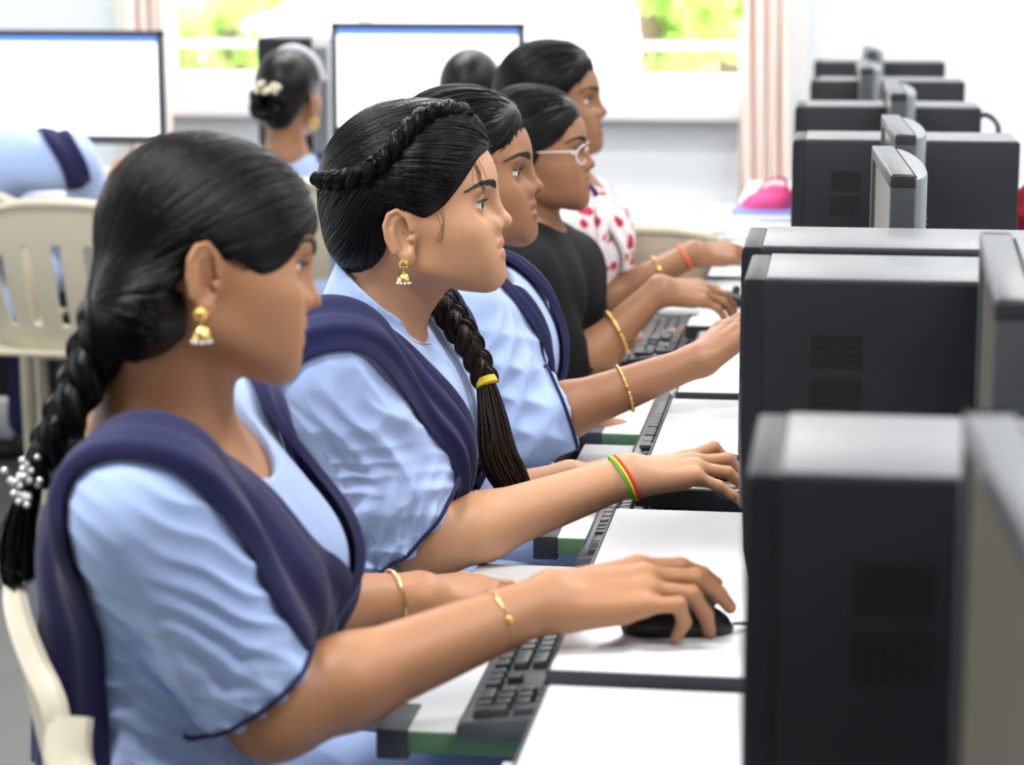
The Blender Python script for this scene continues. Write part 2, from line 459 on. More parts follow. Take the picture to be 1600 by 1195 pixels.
def arm_field(shoulder, elbow, wrist, palm, fing, rr=(.046, .039, .041, .0235)):
    shoulder, elbow, wrist = [np.asarray(v, float) for v in (shoulder, elbow, wrist)]
    mid = elbow + (wrist - elbow) * .26
    def F(P):
        d = cap(P, shoulder, elbow, rr[0], rr[1])
        fa = smin(cap(P, elbow, mid, rr[1], rr[2]), cap(P, mid, wrist, rr[2], rr[3]), .02)
        d = smin(d, fa, .025)
        pm = None
        for a, b, r1, r2 in palm:
            c = cap(P, a, b, r1, r2); pm = c if pm is None else smin(pm, c, .009)
        d = smin(d, pm, .018)
        fg = None
        for k, segs in enumerate(fing):
            one = None
            for a, b, r1, r2 in segs:
                c = cap(P, a, b, r1, r2); one = c if one is None else smin(one, c, .0035)
            d_ = one
            fg = d_ if fg is None else smin(fg, d_, .0022)
        return smin(d, fg, .009)
    pts = np.array([shoulder, elbow, wrist] + [q for s in fing for seg in s for q in seg[:2]])
    return F, pts.min(0) - .075, pts.max(0) + .075
def disc(c, d, n, r, u=8, v=4, h=.0011):
    """small domed plate (finger nail)"""
    s = np.cross(n, d); V = []; Q = []
    for i in range(v + 1):
        for j in range(u):
            a = 2 * PI * j / u; k = math.sin(i / v * PI / 2)
            V.append(c + (d * math.cos(a) * 1.25 + s * math.sin(a)) * r * k + n * (h * math.cos(i / v * PI / 2) - .35 * r * (k * math.sin(a)) ** 2))
    for i in range(v):
        for j in range(u): Q.append((i * u + j, (i + 1) * u + j, (i + 1) * u + (j + 1) % u, i * u + (j + 1) % u))
    return np.array(V), np.array(Q)

# ------------------------------------------------------------------ hair tools
def strands(field, starts, flow, steps=26, ds=.007, off=.001, stop=None, rad=.0007, seed=0, taper=True):
    r = np.random.RandomState(seed); P = project(field, starts, off); L = [P.copy()]
    o = off + r.rand(len(P)) * .0016
    for _ in range(steps - 1):
        f0, g = grad(field, P); d = flow(P)
        d = d - g * (d * g).sum(1)[:, None]; d /= np.linalg.norm(d, axis=1)[:, None] + 1e-9
        P = P + d * ds; f0, g = grad(field, P); P = P - g * (f0 - o)[:, None]; L.append(P.copy())
    L = np.stack(L, 1); R = np.full(L.shape[:2], rad) * (.6 + .8 * r.rand(len(P)))[:, None]
    if taper: R[:, -1] *= .2; R[:, 0] *= .2
    return L, R
def braid(path, r0, r1, pitch=.045, seg=10, n=6, up=None):
    P = cr(path, 14); T, N, B = frames(P, up=up)
    s = np.concatenate([[0], np.cumsum(np.linalg.norm(np.diff(P, axis=0), axis=1))]); R = r0 + (r1 - r0) * s / s[-1]
    VV = []; QQ = []; o = 0
    for k in range(3):
        ph = 2 * PI * s / pitch / 1.5 + k * 2 * PI / 3
        C = P + B * (np.sin(ph) * R * .62)[:, None] + N * (np.sin(2 * ph) * R * .34)[:, None]
        t, nn, bb = frames(C); a = np.arange(seg) * 2 * PI / seg
        wob = 1 + .07 * np.sin(a * 5)[None, :]
        rr = (R * .60)[:, None] * wob
        V = C[:, None, :] + (np.cos(a)[None, :, None] * bb[:, None, :] + np.sin(a)[None, :, None] * nn[:, None, :]) * rr[:, :, None]
        m = len(P); i = np.arange(m - 1)[:, None] * seg; j = np.arange(seg)[None, :]; j2 = (j + 1) % seg
        Q = np.stack([i + j, i + j2, i + seg + j2, i + seg + j], -1).reshape(-1, 4)
        VV.append(V.reshape(-1, 3)); QQ.append(Q + o); o += m * seg
        # fine hairs riding on each strand
        rs = np.random.RandomState(k + 3); nh = 26
        aa = rs.rand(nh) * 2 * PI
        L = C[None] + (np.cos(aa)[:, None, None] * bb[None] + np.sin(aa)[:, None, None] * nn[None]) * (R * (.60 + .05 * rs.rand(nh)[:, None]))[:, :, None]
        v, q = tubes_np(L, np.full(L.shape[:2], .0006), 3); VV.append(v); QQ.append(q + o); o += len(v)
    return np.concatenate(VV), np.concatenate(QQ)
def rope(path, R, pitch, ns=2, seg=10, nh=30, rr=.62):
    P = cr(path, 12); T, N, B = frames(P); s = np.concatenate([[0], np.cumsum(np.linalg.norm(np.diff(P, axis=0), axis=1))])
    R = np.interp(s / s[-1], np.linspace(0, 1, len(R)), R); VV = []; QQ = []; o = 0
    for k in range(ns):
        ph = 2 * PI * s / pitch + 2 * PI * k / ns
        C = P + (B * np.cos(ph)[:, None] + N * np.sin(ph)[:, None]) * (R * .45)[:, None]; t, nn, bb = frames(C)
        v, q = tubes_np(C[None], (R * rr)[None], seg); VV.append(v); QQ.append(q + o); o += len(v)
        rs = np.random.RandomState(k + 9); aa = rs.rand(nh) * 2 * PI + (s / pitch * 3)[:, None]; aa = aa.T
        L = C[None] + (np.cos(aa)[:, :, None] * bb[None] + np.sin(aa)[:, :, None] * nn[None]) * (R[None] * rr * (1 + .05 * rs.rand(nh)[:, None]))[:, :, None]
        v, q = tubes_np(L, np.full(L.shape[:2], .00055), 3); VV.append(v); QQ.append(q + o); o += len(v)
    return np.concatenate(VV), np.concatenate(QQ)
def tail(path, r, n=90, seed=1, spread=1.0):
    """loose ends below the tie"""
    rs = np.random.RandomState(seed); P = cr(path, 8); T, N, B = frames(P); m = len(P); t = np.linspace(0, 1, m)
    a = rs.rand(n) * 2 * PI; q = np.sqrt(rs.rand(n)); w = r * (.55 + .75 * np.sin(t * PI * .8) * spread)
    L = P[None] + (np.cos(a)[:, None, None] * B[None] + np.sin(a)[:, None, None] * N[None]) * (q[:, None] * w[None])[:, :, None]
    L += (np.sin(t[None] * (5 + 6 * rs.rand(n)[:, None]) + rs.rand(n)[:, None] * 6) * .0035 * t[None] * spread)[:, :, None] * rs.randn(n, 1, 3)
    end = (m * (.72 + .28 * rs.rand(n))).astype(int)
    for i in range(n): L[i, end[i]:] = L[i, end[i] - 1] + (np.arange(m - end[i])[:, None]) * .0004 * T[end[i] - 1]
    R = np.full((n, m), .0011); R[:, -3:] *= .4
    return tubes_np(L, R, 4)

# ------------------------------------------------------------------ a seated person
def rot(yaw, pitch=0, roll=0):
    return np.array((Matrix.Rotation(math.radians(yaw), 3, 'Z') @ Matrix.Rotation(math.radians(pitch), 3, 'Y') @ Matrix.Rotation(math.radians(roll), 3, 'X')))
def torso_fields(J, g):
    """kurta and skin fields from the joints J (world)"""
    fw = nrm(J['fw']); rt = np.array([fw[1], -fw[0], 0.0])
    ch = np.asarray(J['chest']); pv = np.asarray(J['pelvis']); nb = np.asarray(J['neck']); SR = np.asarray(J['SR']); SL = np.asarray(J['SL'])
    wd = g.get('wide', 1.0); dp = g.get('deep', 1.0)
    waist = pv * .45 + ch * .55 + np.array(J.get('waist', (0, 0, 0)))
    def trunk(P, o):
        d = None
        for sgn in (1, -1):
            a = cap(P, pv + rt * .085 * sgn * wd, waist + rt * .058 * sgn * wd, .115 * dp + o, .094 * dp + o)
            b = cap(P, waist + rt * .058 * sgn * wd, ch + rt * .070 * sgn * wd, .094 * dp + o, .100 * dp + o)
            c = smin(a, b, .05); d = c if d is None else smin(d, c, .06)
            d = smin(d, sph(P, ch + rt * .072 * sgn * wd + fw * g.get('bust', .055) + np.array([0, 0, -.035]), .066 + o), .05)
        for S in (SR, SL):
            d = smin(d, cap(P, nb + np.array([0, 0, -g.get('trap', .038)]), S, .044 + o, .046 + o), .05)
            d = smin(d, cap(P, ch, S - np.array([0, 0, .03]), .085 * dp + o, .055 + o), .05)
        return d
    return trunk, fw, rt
def person(name, label, J, g, M, vox=(.0022, .0035, .0025), group=None):
    """J joints in world space; g shape settings; M materials"""
    root = empty(name, (float(J['pelvis'][0]), float(J['pelvis'][1]), 0.0)); tag(root, label, 'person', group)
    trunk, fw, rt = torso_fields(J, g)
    R = rot(*J['head_rot']); hs = g.get('head_scale', 1.0)
    t = np.asarray(J['ear']) - R @ np.array([-.004, -.072, 0]) * hs
    toL = lambda P: ((P - t.astype(f32)) @ R.astype(f32)) / hs
    toW = lambda L: (np.asarray(L) * hs) @ R.T + t
    nb = np.asarray(J['neck']); nk = g.get('neck_r', .050)
    n0 = toW([[-.018, 0, -.020]])[0]; n1 = toW([[.018, 0, -.048]])[0]
    SKo = -.010
    def neck(P):
        d = cap(P, n0, nb, nk, nk * g.get('neck_f', 1.12))
        d = smin(d, cap(P, n1, nb + fw * .028, nk * .62, nk * .80), .03)
        return d
    def skin0(P):
        h = head_field(toL(P), g) * hs
        d = smin(neck(P), trunk(P, SKo), .045)
        return smin(h, d, .016)
    zlo = g.get('skin_lo', min(J['SR'][2], J['SL'][2]) - .10)
    arms = []; nails_all = []; bl = []; bh = []
    for side in 'RL':
        if 'W' + side not in J: continue
        H = J['hand' + side]
        palm, fing, nails = hand_prims(J['W' + side], H['f'], H['n'], side == 'R', H['curl'], H.get('spread', (6, 2, -3, -8)), H.get('thumb', (35, 25, 12, 15)), H.get('scale', .95))
        F, lo, hi = arm_field(J['S' + side], J['E' + side], J['W' + side], palm, fing, g.get('arm', (.046, .038, .040, .0235)))
        arms.append((F, lo.astype(f32) + .05, hi.astype(f32) - .05)); nails_all += nails; bl.append(lo + .03); bh.append(hi - .03)
    def skin(P):
        d = np.maximum(skin0(P), zlo - P[:, 2])
        for F, lo, hi in arms:
            q = np.maximum(np.maximum(lo - P, P - hi), 0); far = np.sqrt((q * q).sum(1))
            m = far < .08; e = far + .03
            if m.any(): e[m] = F(P[m])
            d = np.minimum(d, e) if True else d
        return d
    parts = []
    pts = np.array([toW([[a, b, c]])[0] for a in (-.115, .125) for b in (-.092, .092) for c in (-.08, .155)] + [nb, J['SR'], J['SL']])
    lo = pts.min(0) - .03; hi = pts.max(0) + .012; lo[2] = zlo - .01
    lo[0] = min(lo[0], J['chest'][0] - .15); lo[1] = min(lo[1], J['chest'][1] - .2); hi[1] = max(hi[1], J['chest'][1] + .2); hi[0] = max(hi[0], J['chest'][0] + .17)
    if bl: lo = np.minimum(lo, np.min(bl, 0)); hi = np.maximum(hi, np.max(bh, 0))
    V, Q = surface(skin, lo, hi, vox[0]); V = smooth_np(V, Q, 1, .4)
    L = toL(V.astype(f32)); lm = mir(fwd(L, g))
    tint = np.zeros((len(V), 3), f32)
    lip = np.minimum(ell(lm, (.0975, 0, -.0105), (.014, .0215, .0058)), ell(lm, (.097, 0, -.0252), (.014, .0200, .0064)))
    tint[:, 0] = np.clip(.5 - lip / .0016, 0, 1) * g.get('lips', .8)
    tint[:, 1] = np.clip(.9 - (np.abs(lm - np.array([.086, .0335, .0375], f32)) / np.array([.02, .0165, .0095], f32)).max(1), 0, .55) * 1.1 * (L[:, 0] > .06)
    parts.append((V, Q, tint))
    for (c, d, n, r) in nails_all:
        v, q = disc(c, d, n, r); parts.append((v, q, np.tile(np.array([[0, 0, .8]], f32), (len(v), 1))))
    VV = []; QQ = []; TT = []; o = 0
    for v, q, tt in parts: VV.append(v); QQ.append(q + o); TT.append(tt); o += len(v)
    body = mesh_np('body', np.concatenate(VV), np.concatenate(QQ), M['skin'], root, tint=np.concatenate(TT))
    for k in ('R', 'L'):
        a = np.asarray(J['foot' + k]); V, Q = surface(lambda P: smin(cap(P, a + np.array([-.02, 0, .055]), a + np.array([-.02, 0, .10]), .040, .042), cap(P, a + np.array([-.03, 0, .036]), a + np.array([.15, 0, .028]), .036, .028), .03), a + np.array([-.1, -.08, -.02]), a + np.array([.22, .08, .2]), .008)
        mesh_np('shoe', V, Q, MAT['brow'], root)
    # eyes
    if g.get('eyes', True):
        for sg in (-1, 1):
            eye_mesh(toW, R, hs, sg, root, g)
    # kurta with sleeves
    def sleeve(P, side):
        sl = g['sleeve' + side]; S, E = np.asarray(J['S' + side]), np.asarray(J['E' + side]); Wr = np.asarray(J['W' + side])
        pts = [S, E] if sl['t'] <= 1 else [S, E, E + (Wr - E) * (sl['t'] - 1)]
        if sl['t'] <= 1: pts[1] = S + (E - S) * sl['t']
        r = sl['r']; s = None
        for i in range(len(pts) - 1):
            c = cap(P, pts[i], pts[i + 1] + (nrm(pts[i + 1] - pts[i]) * .03 if i == len(pts) - 2 else 0), r[i], r[i + 1]); s = c if s is None else smin(s, c, .03)
        ax = nrm(pts[-1] - pts[-2]); tilt = np.array(sl.get('tilt', (0, 0, 0)), float); ax = nrm(ax + tilt)
        pl = ((P - pts[-1].astype(f32)) @ ax.astype(f32))
        s = smax(s, pl, .004)
        inner = cap(P, pts[-1] - ax * .03, pts[-1] + ax * .06, r[-1] - .0075)
        return smax(s, -inner, .002)
    def kurta(P):
        d = trunk(P, 0.0)
        for k in ('R', 'L'):
            hip = np.asarray(J['pelvis']) + rt * (.085 if k == 'R' else -.085) + np.array([0, 0, -.01]); kn = np.asarray(J['knee' + k])
            d = smin(d, cap(P, hip, kn, .088, .066), .05)
        for side in 'RL':
            if 'W' + side in J: d = smin(d, sleeve(P, side), .014)
        co = g.get('collar')
        if co:
            cc = cap(P, nb - np.array([0, 0, .02]), nb + (n0 - nb) * co['t'], co['r'][0], co['r'][1]); cp, cn = co['cut']; cn = nrm(cn).astype(f32)
            d = smin(d, smax(cc, (P - np.asarray(cp, f32)) @ cn, .003), .012)
            d = smax(d, -np.maximum(neck(P) - .0015, -((P - np.asarray(cp, f32)) @ cn) - .012), .002)
        nh = g.get('neckhole')
        if nh is not None:
            c, ax, r = nh; ax = nrm(ax); q = P - np.asarray(c, f32); al = q @ ax.astype(f32)
            rad = np.sqrt(np.maximum((q * q).sum(1) - al * al, 0)); d = smax(d, -np.maximum(rad - r, -al - .03), .004)
        return d
    pts = [np.asarray(J[k]) for k in ('pelvis', 'SR', 'SL', 'neck', 'kneeR', 'kneeL', 'ER', 'EL') if k in J]
    pts += [np.asarray(J['E' + s]) + (np.asarray(J['W' + s]) - np.asarray(J['E' + s])) * max(0, g['sleeve' + s]['t'] - 1) for s in 'RL' if 'W' + s in J]
    lo = np.min(pts, 0) - .15; hi = np.max(pts, 0) + .15; lo[2] = min(J['pelvis'][2], J['kneeR'][2]) - .13; hi[2] = max(J['SR'][2], nb[2], J['SL'][2]) + .08
    V, Q = surface(kurta, lo, hi, vox[1]); V = smooth_np(V, Q, 2, .4); N = vnormals(V, Q)
    disp = np.zeros(len(V))
    for (c, rad, dirs, freq, amp, seed) in g.get('folds', []):
        wgt = np.exp(-(((V - np.asarray(c)) / np.asarray(rad)) ** 2).sum(1)); w = waves(V, dirs, freq, seed)
        disp += wgt * amp * (1 - np.abs(w) * 1.6)
    disp += .0012 * waves(V, [(1, .3, .2), (.2, .4, 1), (.4, 1, .5)], 42, 3)
    V = V + N * disp[:, None]
    kob = mesh_np('kurta', V, Q, M['kurta'], root)
    if 'hem' in M:
        for side in 'RL':
            if 'W' + side not in J: continue
            sl = g['sleeve' + side]; S, E = np.asarray(J['S' + side]), np.asarray(J['E' + side]); Wr = np.asarray(J['W' + side])
            a, b = (S, S + (E - S) * sl['t']) if sl['t'] <= 1 else (E, E + (Wr - E) * (sl['t'] - 1))
            ax = nrm(nrm(b - a) + np.array(sl.get('tilt', (0, 0, 0)), float)); u = nrm(np.cross(ax, (0, 0, 1))); v = np.cross(ax, u)
            q0 = V - (b - ax * .004); al = q0 @ ax; rad = q0 - al[:, None] * ax; rr_ = np.linalg.norm(rad, axis=1); k_ = (np.abs(al) < .007) & (rr_ < sl['r'][-1] + .035) & (rr_ > sl['r'][-1] - .012)
            th_ = np.arctan2(rad[k_] @ v, rad[k_] @ u); rk = rr_[k_]; prof = np.full(48, np.nan)
            for i in range(48):
                m_ = np.abs((th_ - 2 * PI * i / 48 + PI) % (2 * PI) - PI) < .10
                if m_.any(): prof[i] = rk[m_].max()
            ok = ~np.isnan(prof); prof = np.interp(np.arange(48), np.where(ok)[0], prof[ok], period=48); prof = np.minimum(prof, np.nanmedian(prof) + .012)
            for _ in range(2): prof = (prof + np.roll(prof, 1) + np.roll(prof, -1)) / 3
            ring = [b - ax * .004 + (u * math.cos(2 * PI * i / 48) + v * math.sin(2 * PI * i / 48)) * (prof[i] + .0006) for i in range(48)]
            vv, qq = tube_np(ring, .0026, 6, closed=True, flat=1.0)
            mesh_np('sleeve_hem', vv, qq, M['hem'], kob, world=False).matrix_parent_inverse = Matrix()
    # trousers
    tr = None
    def trousers(P):
        d = None
        for k in ('R', 'L'):
            kn = np.asarray(J['knee' + k]); ft = np.asarray(J['foot' + k])
            c = cap(P, kn + np.array([-.05, 0, -.02]), ft + np.array([-.02, 0, .12]), .064, .058); d = c if d is None else np.minimum(d, c)
        return d
    kn = np.array([J['kneeR'], J['kneeL'], J['footR'], J['footL']]); V, Q = surface(trousers, kn.min(0) - .15, kn.max(0) + .12, .009)
    mesh_np('trousers', V, Q, M['trousers'], root)
    # hair
    hob = None
    if 'hairline' in g:
        hf = lambda P: hair_field(P, g)
        V, Q = surface(hf, (-.14, -.10, -.11), (.125, .10, .185), vox[0] * 1.1); V = smooth_np(V, Q, 1, .4)
        # keep only where it stands outside the head
        out = (hair_t(V.astype(f32), g) > -.004) | (np.min([ell(V.astype(f32), c, r) for c, r in g['mass']], 0) < .004 if g.get('mass') else False); Q = Q[out[Q].all(1)]
        used = np.unique(Q); mp = np.full(len(V), -1); mp[used] = np.arange(len(used)); V = V[used]; Q = mp[Q]
        VV = [V]; QQ = [Q]; o = len(V)
        if g.get('strands'):
            tv = hair_t(V.astype(f32), g)
            for i, (cond, flow, n, steps, ds, rad) in enumerate(g['strands']):
                ii = np.where(cond(V) & ((tv > .0030) | (V[:, 0] < -.03)))[0]; rs = np.random.RandomState(50 + i); ii = rs.choice(ii, min(n, len(ii)), replace=False)
                Ls, Rs = strands(hf, V[ii], flow, steps, ds, .0007, rad=rad, seed=i)
                v, q = tubes_np(Ls, Rs, 4); VV.append(v); QQ.append(q + o); o += len(v)
        for v, q in g.get('hair_extra', []): VV.append(v); QQ.append(q + o); o += len(v)
        V = toW(np.concatenate(VV)); Q = np.concatenate(QQ)
        hob = mesh_np('hair', V, Q, M['hair'], root)
    return dict(root=root, body=body, kurta=kob, hair=hob, kf=kurta, skin=skin, toW=toW, toL=toL, R=R, t=t, fw=fw, rt=rt, hs=hs)
def eye_mesh(toW, R, hs, sg, root, g):
    b = MB(); b.sphere((0, 0, 0), ER, 32)
    me = bpy.data.meshes.new('eye'); b.bm.to_mesh(me); b.bm.free()
    for m in (MAT['eye_white'], MAT['iris'], MAT['pupil']): me.materials.append(m)
    me.polygons.foreach_set('use_smooth', np.ones(len(me.polygons), bool))
    mi = []
    for p in me.polygons:
        c = p.center; a = math.degrees(math.acos(max(-1, min(1, c.z / c.length)))); mi.append(2 if a < 12 else 1 if a < 31 else 0)
    me.polygons.foreach_set('material_index', mi)
    o = link('eye', me, root, True)
    gz = math.radians(g.get('gaze', (0, 0))[0]); gp = math.radians(g.get('gaze', (0, 0))[1])
    gd = nrm(R @ np.array([math.cos(gz) * math.cos(gp), math.sin(gz) * math.cos(gp), math.sin(gp)]))
    M_ = Vector(gd).to_track_quat('Z', 'Y').to_matrix().to_4x4()
    M_.translation = Vector(toW([[EYE[0], EYE[1] * sg, EYE[2]]])[0])
    o.matrix_basis = M_ @ Matrix.Scale(hs, 4)
    # brow hairs and lashes
    rs = np.random.RandomState(5)
    n = 150; u = rs.rand(n); x0 = interp(u, [0, .35, .7, 1], [.0925, .0915, .083, .070]); y0 = .012 + u * .040
    zc = .0580 + .0062 * np.sin(np.clip(u, 0, 1) * 2.4) - .0060 * u ** 2; wd = .0029 * (1 - .75 * u ** 1.5)
    z0 = zc + (rs.rand(n) - .5) * 2 * wd
    A = np.stack([x0, y0, z0], 1); d = np.stack([-.25 - .5 * u, .8 + 0 * u, .45 - .9 * u], 1)
    hfun = lambda P: head_field(P.astype(f32), g)
    L = np.stack([project(hfun, A + d * .0028 * k, .0007, 4) for k in range(4)], 1)
    L[:, :, 1] *= sg
    v, q = tubes_np(L, np.full(L.shape[:2], .00062), 4)
    mesh_np('eyebrow', toW(v), q, MAT['brow'], root)
    yy = np.linspace(-.0115, .0128, 22); zz = .0069 - .22 * np.clip(np.abs(yy - .001) - .001, 0, 1)
    lp = np.stack([EYE[0] + np.sqrt(np.maximum((ER + .0022) ** 2 - yy ** 2 - zz ** 2, 1e-6)), EYE[1] + yy, EYE[2] + zz], 1)
    out = np.stack([lp, lp + np.array([.003, 0, -.0002]), lp + np.array([.0055, .0008, .0018]) + (yy * .12)[:, None] * np.array([0, 1, 0])], 1)
    out[:, :, 1] *= sg
    v, q = tubes_np(out, np.tile(np.array([.0006, .00045, .0001]), (22, 1)), 4)
    lid = lp.copy(); lid[:, 1] *= sg; v2, q2 = tube_np(lid, .0008, 6)
    mesh_np('eyelashes', toW(np.concatenate([v, v2])), np.concatenate([q, q2 + len(v)]), MAT['brow'], root)

def drape(pr, path, widths, name, m, off=.006, pleats=3, amp=.004, nu=17, thick=.0022, bias=None, n=10, it=8, lift=None, tension=2):
    """a band of cloth laid over the kurta: path (world) projected on its surface"""
    kf = pr['kf']; C = project(kf, cr(path, n), off, it); C = np.array(C)
    for _ in range(tension): C[1:-1] = .5 * C[1:-1] + .25 * (C[:-2] + C[2:])
    k = len(C); wd = np.interp(np.linspace(0, 1, k), np.linspace(0, 1, len(widths)), widths)
    f0, g_ = grad(kf, C); T = np.gradient(C, axis=0); T /= np.linalg.norm(T, axis=1)[:, None]
    Bn = np.cross(g_, T); Bn /= np.linalg.norm(Bn, axis=1)[:, None] + 1e-9
    for _ in range(3): Bn[1:-1] = .5 * Bn[1:-1] + .25 * (Bn[:-2] + Bn[2:])
    s = np.linspace(-1, 1, nu)
    P = C[:, None, :] + Bn[:, None, :] * (s[None, :, None] * wd[:, None, None] / 2)
    P = project(kf, P.reshape(-1, 3), off, it).reshape(k, nu, 3)
    f0, g2 = grad(kf, P.reshape(-1, 3)); g2 = g2.reshape(k, nu, 3)
    tt = np.linspace(0, 1, k)[:, None]
    ph = s[None, :] * PI * pleats + .9 * np.sin(tt * 7 + 1) + .5 * np.sin(tt * 17)
    h = amp * (1 + np.sin(ph)) + amp * .5 * (1 + np.sin(ph * 2.3 + 1))
    h = h * (1 - .75 * np.abs(s)[None, :] ** 6)
    if lift is not None: h = h + np.interp(np.linspace(0, 1, k), np.linspace(0, 1, len(lift)), lift)[:, None]
    P = P + g2 * h[:, :, None]
    for _ in range(2): P[1:-1] = .5 * P[1:-1] + .25 * (P[:-2] + P[2:])
    # two skins joined at the rim
    In = P - g2 * thick
    V = np.concatenate([P.reshape(-1, 3), In.reshape(-1, 3)]); o = k * nu; Q = []
    for i in range(k - 1):
        for j in range(nu - 1):
            a = i * nu + j; Q.append((a, a + 1, a + nu + 1, a + nu)); Q.append((o + a, o + a + nu, o + a + nu + 1, o + a + 1))
    for i in range(k - 1):
        for j in (0, nu - 1): a = i * nu + j; Q.append((a, a + nu, o + a + nu, o + a) if j == 0 else (a, o + a, o + a + nu, a + nu))
    for j in range(nu - 1):
        for i in (0, k - 1): a = i * nu + j; Q.append((a, o + a, o + a + 1, a + 1) if i == 0 else (a, a + 1, o + a + 1, o + a))
    ob = mesh_np(name, V, np.array(Q), m, pr['root'])
    md = ob.modifiers.new('s', 'SUBSURF'); md.levels = 1; md.render_levels = 1
    return ob
def ring_on(field_c, axis, r, m, name, root, rad=.002, beads=0, flat=1.0, seg=40, squash=1.0):
    ax = nrm(axis); u = nrm(np.cross(ax, (0, 0, 1))); v = np.cross(ax, u)
    P = [np.asarray(field_c) + (u * math.cos(2 * PI * i / seg) + v * math.sin(2 * PI * i / seg) * squash) * r for i in range(seg)]
    b = MB(); b.tube(P, rad, 8, closed=True, flat=flat, up=None)
    for i in range(beads):
        a = 2 * PI * i / beads; b.sphere(np.asarray(field_c) + (u * math.cos(a) + v * math.sin(a) * squash) * r, rad * 1.5, 8)
    return b.build(name, m, root, world=True)
def jhumka(pos, m_gold, m_pearl, root, s=1.0):
    x, y, z = pos; T = Matrix.Translation(Vector(pos)) @ Matrix.Scale(s, 4)
    b = MB()
    b.lathe([(0, .004), (.003, .0035), (.0052, .001), (.0052, -.001), (.003, -.0035), (0, -.004)], 16, T @ Matrix.Rotation(PI / 2, 4, 'X'))
    for i in range(8):
        a = 2 * PI * i / 8; b.sphere(tuple(T @ Vector((.0055 * math.cos(a), -.001, .0055 * math.sin(a)))), .0014 * s, 8)
    b.lathe([(0, -.006), (.0015, -.0065), (.001, -.0095), (.003, -.0105), (.0065, -.0135), (.0085, -.018), (.0088, -.0215), (.0080, -.0215), (.006, -.017), (0, -.013)], 20, T)
    o = b.build('earring', m_gold, root, world=True)
    p = MB()
    for i in range(10):
        a = 2 * PI * i / 10; p.sphere(tuple(T @ Vector((.0082 * math.cos(a), .0082 * math.sin(a), -.0238))), .0018 * s, 8)
    q = p.build('pearl_fringe', m_pearl, o); 
    return o
MAT = {}
MAT['eye_white'] = mat('eye_white', (.78, .76, .74), .15, spec=.6)
MAT['iris'] = mat('iris', (.035, .018, .010), .1, spec=.7)
MAT['pupil'] = mat('pupil', (.004, .004, .004), .05, spec=.8)
MAT['brow'] = mat('brow_hair', (.008, .006, .005), .6)
def hair_mat(name, col, rough=.29):
    m, nt, b = nodes(name)
    tc = nt.nodes.new('ShaderNodeTexCoord'); nz = nt.nodes.new('ShaderNodeTexNoise'); nz.inputs['Scale'].default_value = 45; nz.inputs['Detail'].default_value = 3
    nt.links.new(tc.outputs['Object'], nz.inputs['Vector'])
    mx = nt.nodes.new('ShaderNodeMix'); mx.data_type = 'RGBA'; mx.inputs[6].default_value = (*[c * .6 for c in col], 1); mx.inputs[7].default_value = (*[c * 1.5 for c in col], 1)
    nt.links.new(nz.outputs['Fac'], mx.inputs[0]); nt.links.new(mx.outputs[2], b.inputs['Base Color'])
    b.inputs['Roughness'].default_value = rough; b.inputs['Specular IOR Level'].default_value = .22
    mp = nt.nodes.new('ShaderNodeMapping'); mp.inputs['Scale'].default_value = (30, 420, 420); n2 = nt.nodes.new('ShaderNodeTexNoise'); n2.inputs['Scale'].default_value = 1.0; n2.inputs['Detail'].default_value = 2
    nt.links.new(tc.outputs['Object'], mp.inputs['Vector']); nt.links.new(mp.outputs[0], n2.inputs['Vector'])
    bp = nt.nodes.new('ShaderNodeBump'); bp.inputs['Strength'].default_value = .55; bp.inputs['Distance'].default_value = .0016
    nt.links.new(n2.outputs['Fac'], bp.inputs['Height']); nt.links.new(bp.outputs['Normal'], b.inputs['Normal'])
    return m
MAT['hair'] = hair_mat('black_hair', (.0030, .0026, .0026))
MAT['hair_brown'] = hair_mat('dark_brown_hair', (.016, .009, .006), .38)
MAT['skin_a'] = skin_mat('warm_brown_skin', srgb(168, 119, 85), srgb(140, 84, 72))
MAT['skin_b'] = skin_mat('light_brown_skin', srgb(188, 140, 106), srgb(168, 104, 92))
MAT['skin_c'] = skin_mat('brown_skin', srgb(146, 101, 71), srgb(118, 70, 62))
MAT['blue_cloth'] = cloth_mat('light_blue_cotton', srgb(168, 188, 230), check=.14)
MAT['navy'] = cloth_mat('navy_georgette', srgb(25, 26, 68), weave=1500, rough=.8, sheen=.08)
MAT['black_cloth'] = cloth_mat('black_net', srgb(17, 17, 19), weave=700, sheen=0)
MAT['teal_cloth'] = cloth_mat('teal_cotton', srgb(45, 135, 150))
MAT['gold'] = mat('gold', (.83, .55, .18), .28, metal=1.0)
MAT['pearl'] = mat('pearl', (.85, .82, .78), .2, spec=.6)

m, nt, b = nodes('red_white_floral')
tc = nt.nodes.new('ShaderNodeTexCoord'); vo = nt.nodes.new('ShaderNodeTexVoronoi'); vo.inputs['Scale'].default_value = 26
nz = nt.nodes.new('ShaderNodeTexNoise'); nz.inputs['Scale'].default_value = 40; ad = nt.nodes.new('ShaderNodeVectorMath'); ad.operation = 'MULTIPLY_ADD'; ad.inputs[1].default_value = (.03, .03, .03)
nt.links.new(tc.outputs['Object'], nz.inputs['Vector']); nt.links.new(nz.outputs['Color'], ad.inputs[0]); nt.links.new(tc.outputs['Object'], ad.inputs[2]); nt.links.new(ad.outputs[0], vo.inputs['Vector'])
rp = nt.nodes.new('ShaderNodeValToRGB'); rp.color_ramp.elements[0].position = .28; rp.color_ramp.elements[0].color = (*srgb(190, 40, 70), 1); rp.color_ramp.elements[1].position = .36; rp.color_ramp.elements[1].color = (*srgb(240, 228, 230), 1)
